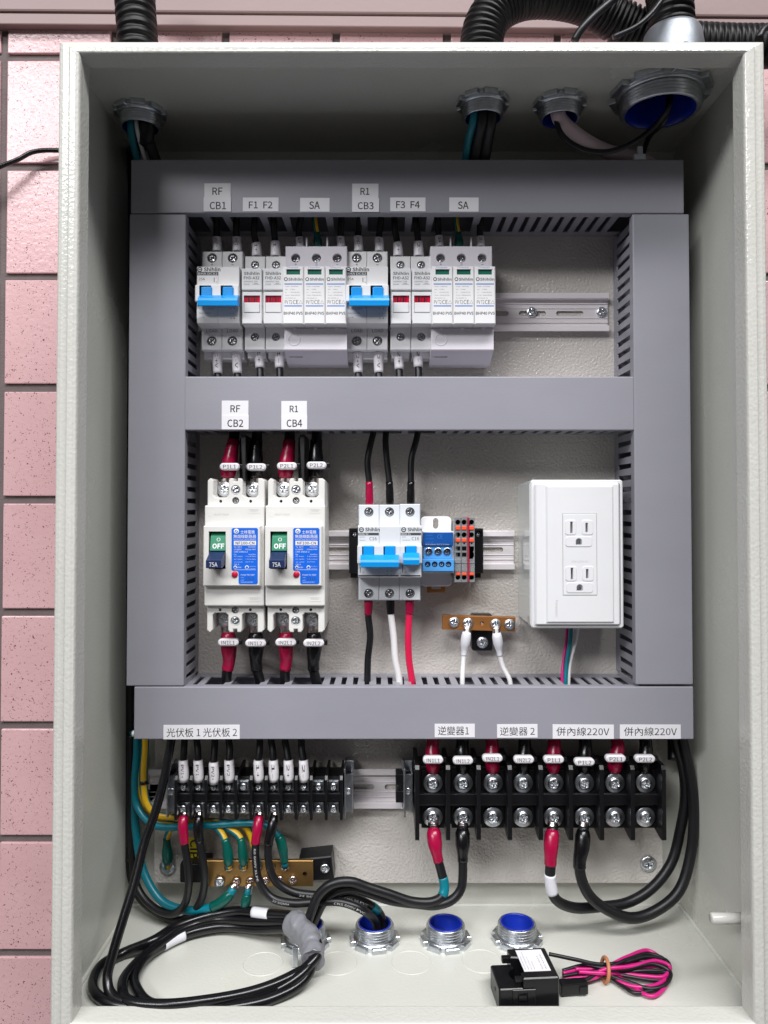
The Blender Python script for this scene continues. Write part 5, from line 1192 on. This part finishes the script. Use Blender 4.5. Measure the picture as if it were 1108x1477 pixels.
# wires hanging from the top fittings
t0, t1, t2, t3 = tops
for dx_, m, rr, lb in ((-8, 'cable_teal', 3.0, 'teal wire hanging from the left top fitting'), (-1.5, 'cable_white', 1.9, 'white wire hanging from the left top fitting'), (6.5, 'cable_black', 4.6, 'thick black wire hanging from the left top fitting')):
    wire(lb, [Vector((t0.x + dx_*.7, t0.y - 4, cl + 4)), Vector((t0.x + dx_*.8, t0.y - 5, cl - 16)), Vector((t0.x + dx_ + 1.5, t0.y + 6, cl - 30)), Vector((t0.x + dx_*1.2 + 6, t0.y + 22, cl - 52)), Vector((t0.x + dx_ + 10, t0.y + 30, cl - 85))], rr, m, 'wires from the top fittings')
for dx_, m, rr, lb in ((-9, 'cable_teal', 3.2, 'teal wire hanging from the second top fitting'), (-1, 'cable_black', 4.8, 'left black wire hanging from the second top fitting'), (7, 'cable_black', 4.8, 'right black wire hanging from the second top fitting')):
    wire(lb, [Vector((t1.x + dx_*.8, t1.y - 4, cl + 4)), Vector((t1.x + dx_*.9, t1.y - 5, cl - 16)), Vector((t1.x + dx_ - 2, t1.y + 14, cl - 30)), Vector((t1.x + dx_ - 4, t1.y + 32, cl - 52)), Vector((t1.x + dx_ - 6, t1.y + 42, cl - 80))], rr, m, 'wires from the top fittings')
wire('pale pink cable curving down from the third top fitting', [Vector((t2.x - 2, t2.y, cl + 4)), Vector((t2.x - 2, t2.y - 4, cl - 14)), Q(822, 186, 632), Q(846, 204, 640), Q(878, 217, 652), Q(930, 232, 664), Q(960, 260, 668)], 6.0, 'cable_pink', 'wires from the top fittings', cat='cable', name='cable')
wire('thin black cable swinging from the third to the large top fitting', [Vector((t2.x - 6, t2.y - 6, cl + 2)), Q(803, 176, 618), Q(812, 196, 616), Q(838, 214, 616), Q(875, 219, 618), Q(915, 205, 618), Q(948, 178, 614), Vector((t3.x + 6, t3.y - 4, cl - 14)), Vector((t3.x + 8, t3.y - 2, cl + 4))], 2.2, 'cable_black', 'wires from the top fittings', cat='cable', name='cable')
wire('thin black cable hanging from the large top fitting behind the duct', [Vector((t3.x + 10, t3.y + 6, cl + 4)), Vector((t3.x + 6, t3.y + 6, cl - 20)), Q(935, 200, 640), Q(925, 235, 655), Q(922, 270, 664)], 2.2, 'cable_black', 'wires from the top fittings', cat='cable', name='cable')
c = Q(921, 228, 640); b = MB(); b.box(c.x - 5, c.x + 5, 636, 641, c.z - 3, c.z + 2, .6); b.box(c.x - 1.5, c.x + 3, 637, 640, c.z + 2, c.z + 9, .6); b.obj('cable_clip', 'light_grey', None, 'small clear cable clip on the top edge of the top duct', 'clip')

# ------------------------------------------------------------------ conduits on top of the cabinet
def conduit(label, pts, R, pitch, m='conduit_black'):
    q = smooth_path([wv(p) for p in pts], pitch/8)
    def rad(s, T):
        u = (s/pitch) % 1.0
        return R*(1.0 if u < .55 else .88) if not (.5 < u < .6 or u > .95) else R*.95
    b = MB(); b.tube(q, rad, 26, raw=True)
    return b.obj('corrugated_conduit', m, None, label, 'conduit', 'black corrugated conduits above the cabinet')
conduit('vertical black corrugated conduit entering the cabinet top at the left', [Vector((t0.x - 1, t0.y, ZT - .5)), Q(198, 45, t0.y + 1), Q(196, 20, t0.y + 3), Q(194, -20, t0.y + 6), Q(190, -90, t0.y + 10)], 17.0, 8.2)
conduit('black corrugated conduit arching to the right above the cabinet', [Vector((t1.x - 2, t1.y, ZT - .5)), Q(698, 44, 624), Q(716, 14, 628), Q(752, -4, 634), Q(800, -6, 644), Q(850, 6, 656), Q(900, 34, 664), Q(960, 58, 664), Q(1040, 66, 664), Q(1180, 66, 664)], 18.0, 5.0)
hx = Q(970, 45, 632)
cp = thing('conduit_coupling', 'silver aluminium conduit coupling on the cabinet top at the right', 'conduit coupling', (hx.x, 632, ZT))
zt_ = ZT + .1
hh = ZT + 63
MB().lathe([(27, zt_), (26.6, zt_ + (hh-zt_)*.4), (25.4, zt_ + (hh-zt_)*.72), (23.2, hh - 3), (21.4, hh), (19.5, hh + .4), (19, hh - 3)], (hx.x, 632, 0), 'Z', 48, closed=True).obj('collar', 'aluminium', cp)
for a in (-150, -118, -90, -62, -30, 0, 60, 120, 180):
    t_ = math.radians(a); x_, y_ = hx.x + 25.6*math.cos(t_), 632 + 25.6*math.sin(t_)
    MB().tube([(x_ + 2.6*math.cos(t_), y_ + 2.6*math.sin(t_), zt_), (x_ + .4*math.cos(t_), y_ + .4*math.sin(t_), zt_ + (hh - zt_)*.6)], 2.2, 10).obj('grip_rib', 'aluminium', cp)
conduit('upright black corrugated conduit rising from the aluminium coupling', [Vector((hx.x, 632, hh - 4)), Vector((hx.x - 2, 633, hh + 30)), Vector((hx.x - 8, 636, hh + 60)), Vector((hx.x - 18, 640, hh + 110))], 18.8, 6.2)
wire('thin black cable crossing in front of the arched conduit', [Q(828, 60, 606), Q(836, 46, 604), Q(856, 24, 604), Q(888, -4, 606), Q(930, -50, 610)], 3.2, 'cable_black', 'thin cables above the cabinet', cat='cable', name='cable')
wire('thin black cable crossing in front of the aluminium coupling', [Q(884, 54, 596), Q(915, 40, 594), Q(935, 24, 596), Q(953, 2, 600), Q(985, -45, 604)], 2.0, 'cable_black', 'thin cables above the cabinet', cat='cable', name='cable')
wire('thin black cable crossing the top right corner above the cabinet', [Q(1094, 56, 560), Q(1100, 44, 562), Q(1112, 36, 566), Q(1140, 20, 574)], 2.6, 'cable_black', 'thin cables above the cabinet', cat='cable', name='cable')
wire('thin twin black cable across the pink tiles left of the cabinet', [Q(-40, 258, 700), Q(0, 240.5, 706), Q(26, 230, 710), Q(45, 220, 714), Q(62, 217, 716), Q(90, 217, 718), Q(130, 217, 719)], 2.2, 'cable_gloss', cat='cable', name='cable')

# ------------------------------------------------------------------ current transformer on the floor
c = QZ(719, 1452, ZF)
Yc0 = 560.5
ctx0 = P(720, 1430, Yc0)[0]; ctx1 = P(809, 1430, Yc0)[0]; W = ctx1 - ctx0
ct = thing('current_transformer', 'black split-core current transformer with a white sticker on the cabinet floor', 'current transformer', (ctx0, Yc0, ZF + .05))
hA, hB, dA, dB = 16.5, 23.5, 30.0, 38.0
wA = W*.40
b = MB()
ho = circle(ctx0 + wA + 3, Yc0 + 17, 8.6, 28)
pa = [(ctx0, Yc0 + 1), (ctx0 + 1, Yc0), (ctx0 + wA, Yc0), (ctx0 + wA, Yc0 + 7.5)] + [(ctx0 + wA + 3 + 9.2*math.cos(t_), Yc0 + 17 + 9.2*math.sin(t_)) for t_ in [math.radians(250 - 7*i) for i in range(20)]] + [(ctx0 + wA, Yc0 + dA), (ctx0 + 1, Yc0 + dA), (ctx0, Yc0 + dA - 1)]
b.slab(pa, ZF + hA, ZF + .1, axis='Z', bev=.7)
b.obj('core_clamp', 'black_plastic', ct)
b = MB()
pb_ = [(ctx0 + wA + .2, Yc0 + .2), (ctx1 - 1, Yc0 + .2), (ctx1, Yc0 + 1.2), (ctx1, Yc0 + dB - 1), (ctx1 - 1, Yc0 + dB), (ctx0 + wA - 3, Yc0 + dB), (ctx0 + wA - 3, Yc0 + 27), (ctx0 + wA + 6, Yc0 + 25.6), (ctx0 + wA + 10.6, Yc0 + 21), (ctx0 + wA + 12, Yc0 + 16.5), (ctx0 + wA + 10, Yc0 + 11.5), (ctx0 + wA + 5, Yc0 + 8.6), (ctx0 + wA + .2, Yc0 + 8)]
b.slab(pb_, ZF + hB, ZF + .1, axis='Z', bev=.8)
b.box(ctx0 + wA - 5, ctx0 + wA + 4, Yc0 + 3, Yc0 + 6.6, ZF + hB - 5, ZF + hB - 1.4, .8); b.box(ctx0 + wA - 9, ctx0 + wA + 4, Yc0 + 28.5, Yc0 + 33, ZF + hB - 6, ZF + hB - 1.4, .8)
b.obj('housing', 'black_plastic', ct)
MB().slab(rect(ctx0 + wA*.55, ZF + 5, ctx0 + wA + 9, ZF + 16), Yc0 - .9, Yc0 + .1, [rect(ctx0 + wA*.75, ZF + 7, ctx0 + wA + 3, ZF + 14)], bev=.3).obj('latch', 'black_plastic', ct)
MB().box(ctx0 + wA*.8, ctx0 + wA + 2.5, Yc0 - 1.2, Yc0 + .1, ZF + 8, ZF + 12, .3).obj('latch_tongue', 'black_plastic', ct)
MB().lathe([(.01, -.3), (1.3, -.3), (1.6, 0)], (ctx0, Yc0 + 13, ZF + 9), 'X', 14).obj('screw', 'black_matte', ct)
sx0, sx1, sy0, sy1 = ctx0 + wA + 5, ctx1 - 6, Yc0 + 11, Yc0 + 35
sx0 = ctx1 - 24
st = MB().box(sx0, sx1 + 2, Yc0 + 8, sy1, ZF + hB, ZF + hB + .25).obj('sticker', 'sticker', ct)
vs_, fs_ = glyphs('Model ECS24\nRatio 200A/66mA\nAccuracy 0.5\n2023 06', line=1.1)
ax, bx2 = min(v[0] for v in vs_), max(v[0] for v in vs_); ay, by = min(v[1] for v in vs_), max(v[1] for v in vs_)
q = MB(); bv = [q.bm.verts.new((sx0 + 1.2 + (by - y)/(by-ay)*7.5, Yc0 + 10 + (x-ax)/(bx2-ax)*22, ZF + hB + .32)) for x, y in vs_]
for f in fs_: q.face([bv[i] for i in f])
q.obj('lettering', 'ink', st)
vs_, fs_ = glyphs('S/N 0612\nIEC 61869', line=1.1); ax, bx2 = min(v[0] for v in vs_), max(v[0] for v in vs_); ay, by = min(v[1] for v in vs_), max(v[1] for v in vs_)
q = MB(); bv = [q.bm.verts.new((sx1 - 4 + (by - y)/(by-ay)*3.5, Yc0 + 10 + (x-ax)/(bx2-ax)*18, ZF + hB + .32)) for x, y in vs_]
for f in fs_: q.face([bv[i] for i in f])
q.obj('lettering', 'ink', st)
ct.rotation_euler = (0, 0, math.radians(4))
# plug and lead coil
cpl = QZ(826, 1422, ZF + 6); b = MB(); b.box(cpl.x - 10, cpl.x + 11, cpl.y - 4, cpl.y + 4, ZF + 1.5, ZF + 10, .8); b.box(cpl.x + 4, cpl.x + 10, cpl.y - 5, cpl.y - 3.6, ZF + 2.5, ZF + 8, .3)
pg = b.obj('plug', 'black_plastic', None, 'small black plug between the current transformer and its lead coil', 'plug'); pg.rotation_euler = (0, 0, math.radians(6))
band = QZ(873, 1398, ZF + 9)
rnd = random.Random(11)
loops = [  # (mid-height px), right end px
    ('cable_magenta', [(812, 1404, 9), (845, 1396, 9), (873, 1394, 11), (905, 1380, 12), (935, 1371, 11), (950, 1380, 9), (935, 1388, 10), (905, 1394, 9), (873, 1401, 8), (840, 1404, 6)]),
    ('cable_black', [(792, 1376, 20), (830, 1384, 17), (865, 1391, 13), (900, 1388, 12), (935, 1380, 12), (962, 1386, 9), (966, 1400, 7), (945, 1402, 7), (905, 1400, 7), (873, 1404, 6), (848, 1412, 6)]),
    ('cable_magenta', [(812, 1412, 6), (850, 1408, 6), (873, 1398, 12), (910, 1394, 12), (948, 1386, 12), (966, 1394, 9), (958, 1408, 6), (930, 1408, 6), (895, 1404, 6), (873, 1404, 9), (835, 1402, 10)]),
    ('cable_black', [(836, 1418, 6), (856, 1408, 7), (873, 1400, 7), (905, 1390, 8), (940, 1384, 7), (962, 1396, 5), (964, 1412, 4), (944, 1414, 4), (905, 1408, 5), (873, 1402, 5), (850, 1398, 8)]),
    ('cable_magenta', [(836, 1416, 5), (858, 1410, 6), (876, 1404, 5), (898, 1418, 4), (925, 1424, 4), (952, 1418, 4), (966, 1402, 5), (952, 1394, 8), (910, 1398, 8), (873, 1398, 8), (830, 1398, 10)]),
    ('cable_magenta', [(840, 1412, 5), (873, 1406, 4), (905, 1416, 3), (922, 1430, 3), (940, 1437, 3), (954, 1430, 3), (963, 1412, 3), (955, 1402, 4), (915, 1405, 5), (873, 1400, 6), (838, 1400, 8)]),
    ('cable_black', [(812, 1400, 10), (845, 1392, 11), (873, 1396, 12), (905, 1384, 13), (938, 1376, 12), (958, 1384, 10), (960, 1398, 8), (930, 1400, 8), (895, 1402, 7), (873, 1404, 6), (844, 1408, 6)]),
    ('cable_black', [(812, 1408, 8), (848, 1402, 8), (873, 1400, 10), (905, 1397, 11), (945, 1391, 11), (967, 1402, 8), (960, 1420, 5), (938, 1426, 4), (905, 1416, 5), (873, 1406, 6), (840, 1406, 6)]),
    ('cable_black', [(838, 1414, 5), (873, 1406, 4), (895, 1420, 3), (915, 1432, 3), (935, 1430, 3), (958, 1422, 3), (966, 1408, 4), (955, 1392, 8), (915, 1386, 10), (873, 1394, 10), (842, 1388, 12)])]
lc = thing('lead_coil', 'coil of thin magenta and black leads held by a rubber band', 'lead coil', (band.x, band.y, ZF))
for m, pts in loops: MB().tube([QZ(px, py, ZF + h_) for px, py, h_ in pts], 1.45, 10, step=1.5).obj('lead', m, lc)
rb = MB(); pr = []
for i in range(25):
    a = 2*math.pi*i/24; pr.append(Vector((band.x + 1.2*math.sin(a), band.y + 9.0*math.cos(a), ZF + 8.6 + 8.0*math.sin(a))))
rb.tube(pr, 1.5, 8, raw=True); rb.obj('rubber_band', 'rubber_band', None, 'tan rubber band round the magenta and black leads', 'rubber band')
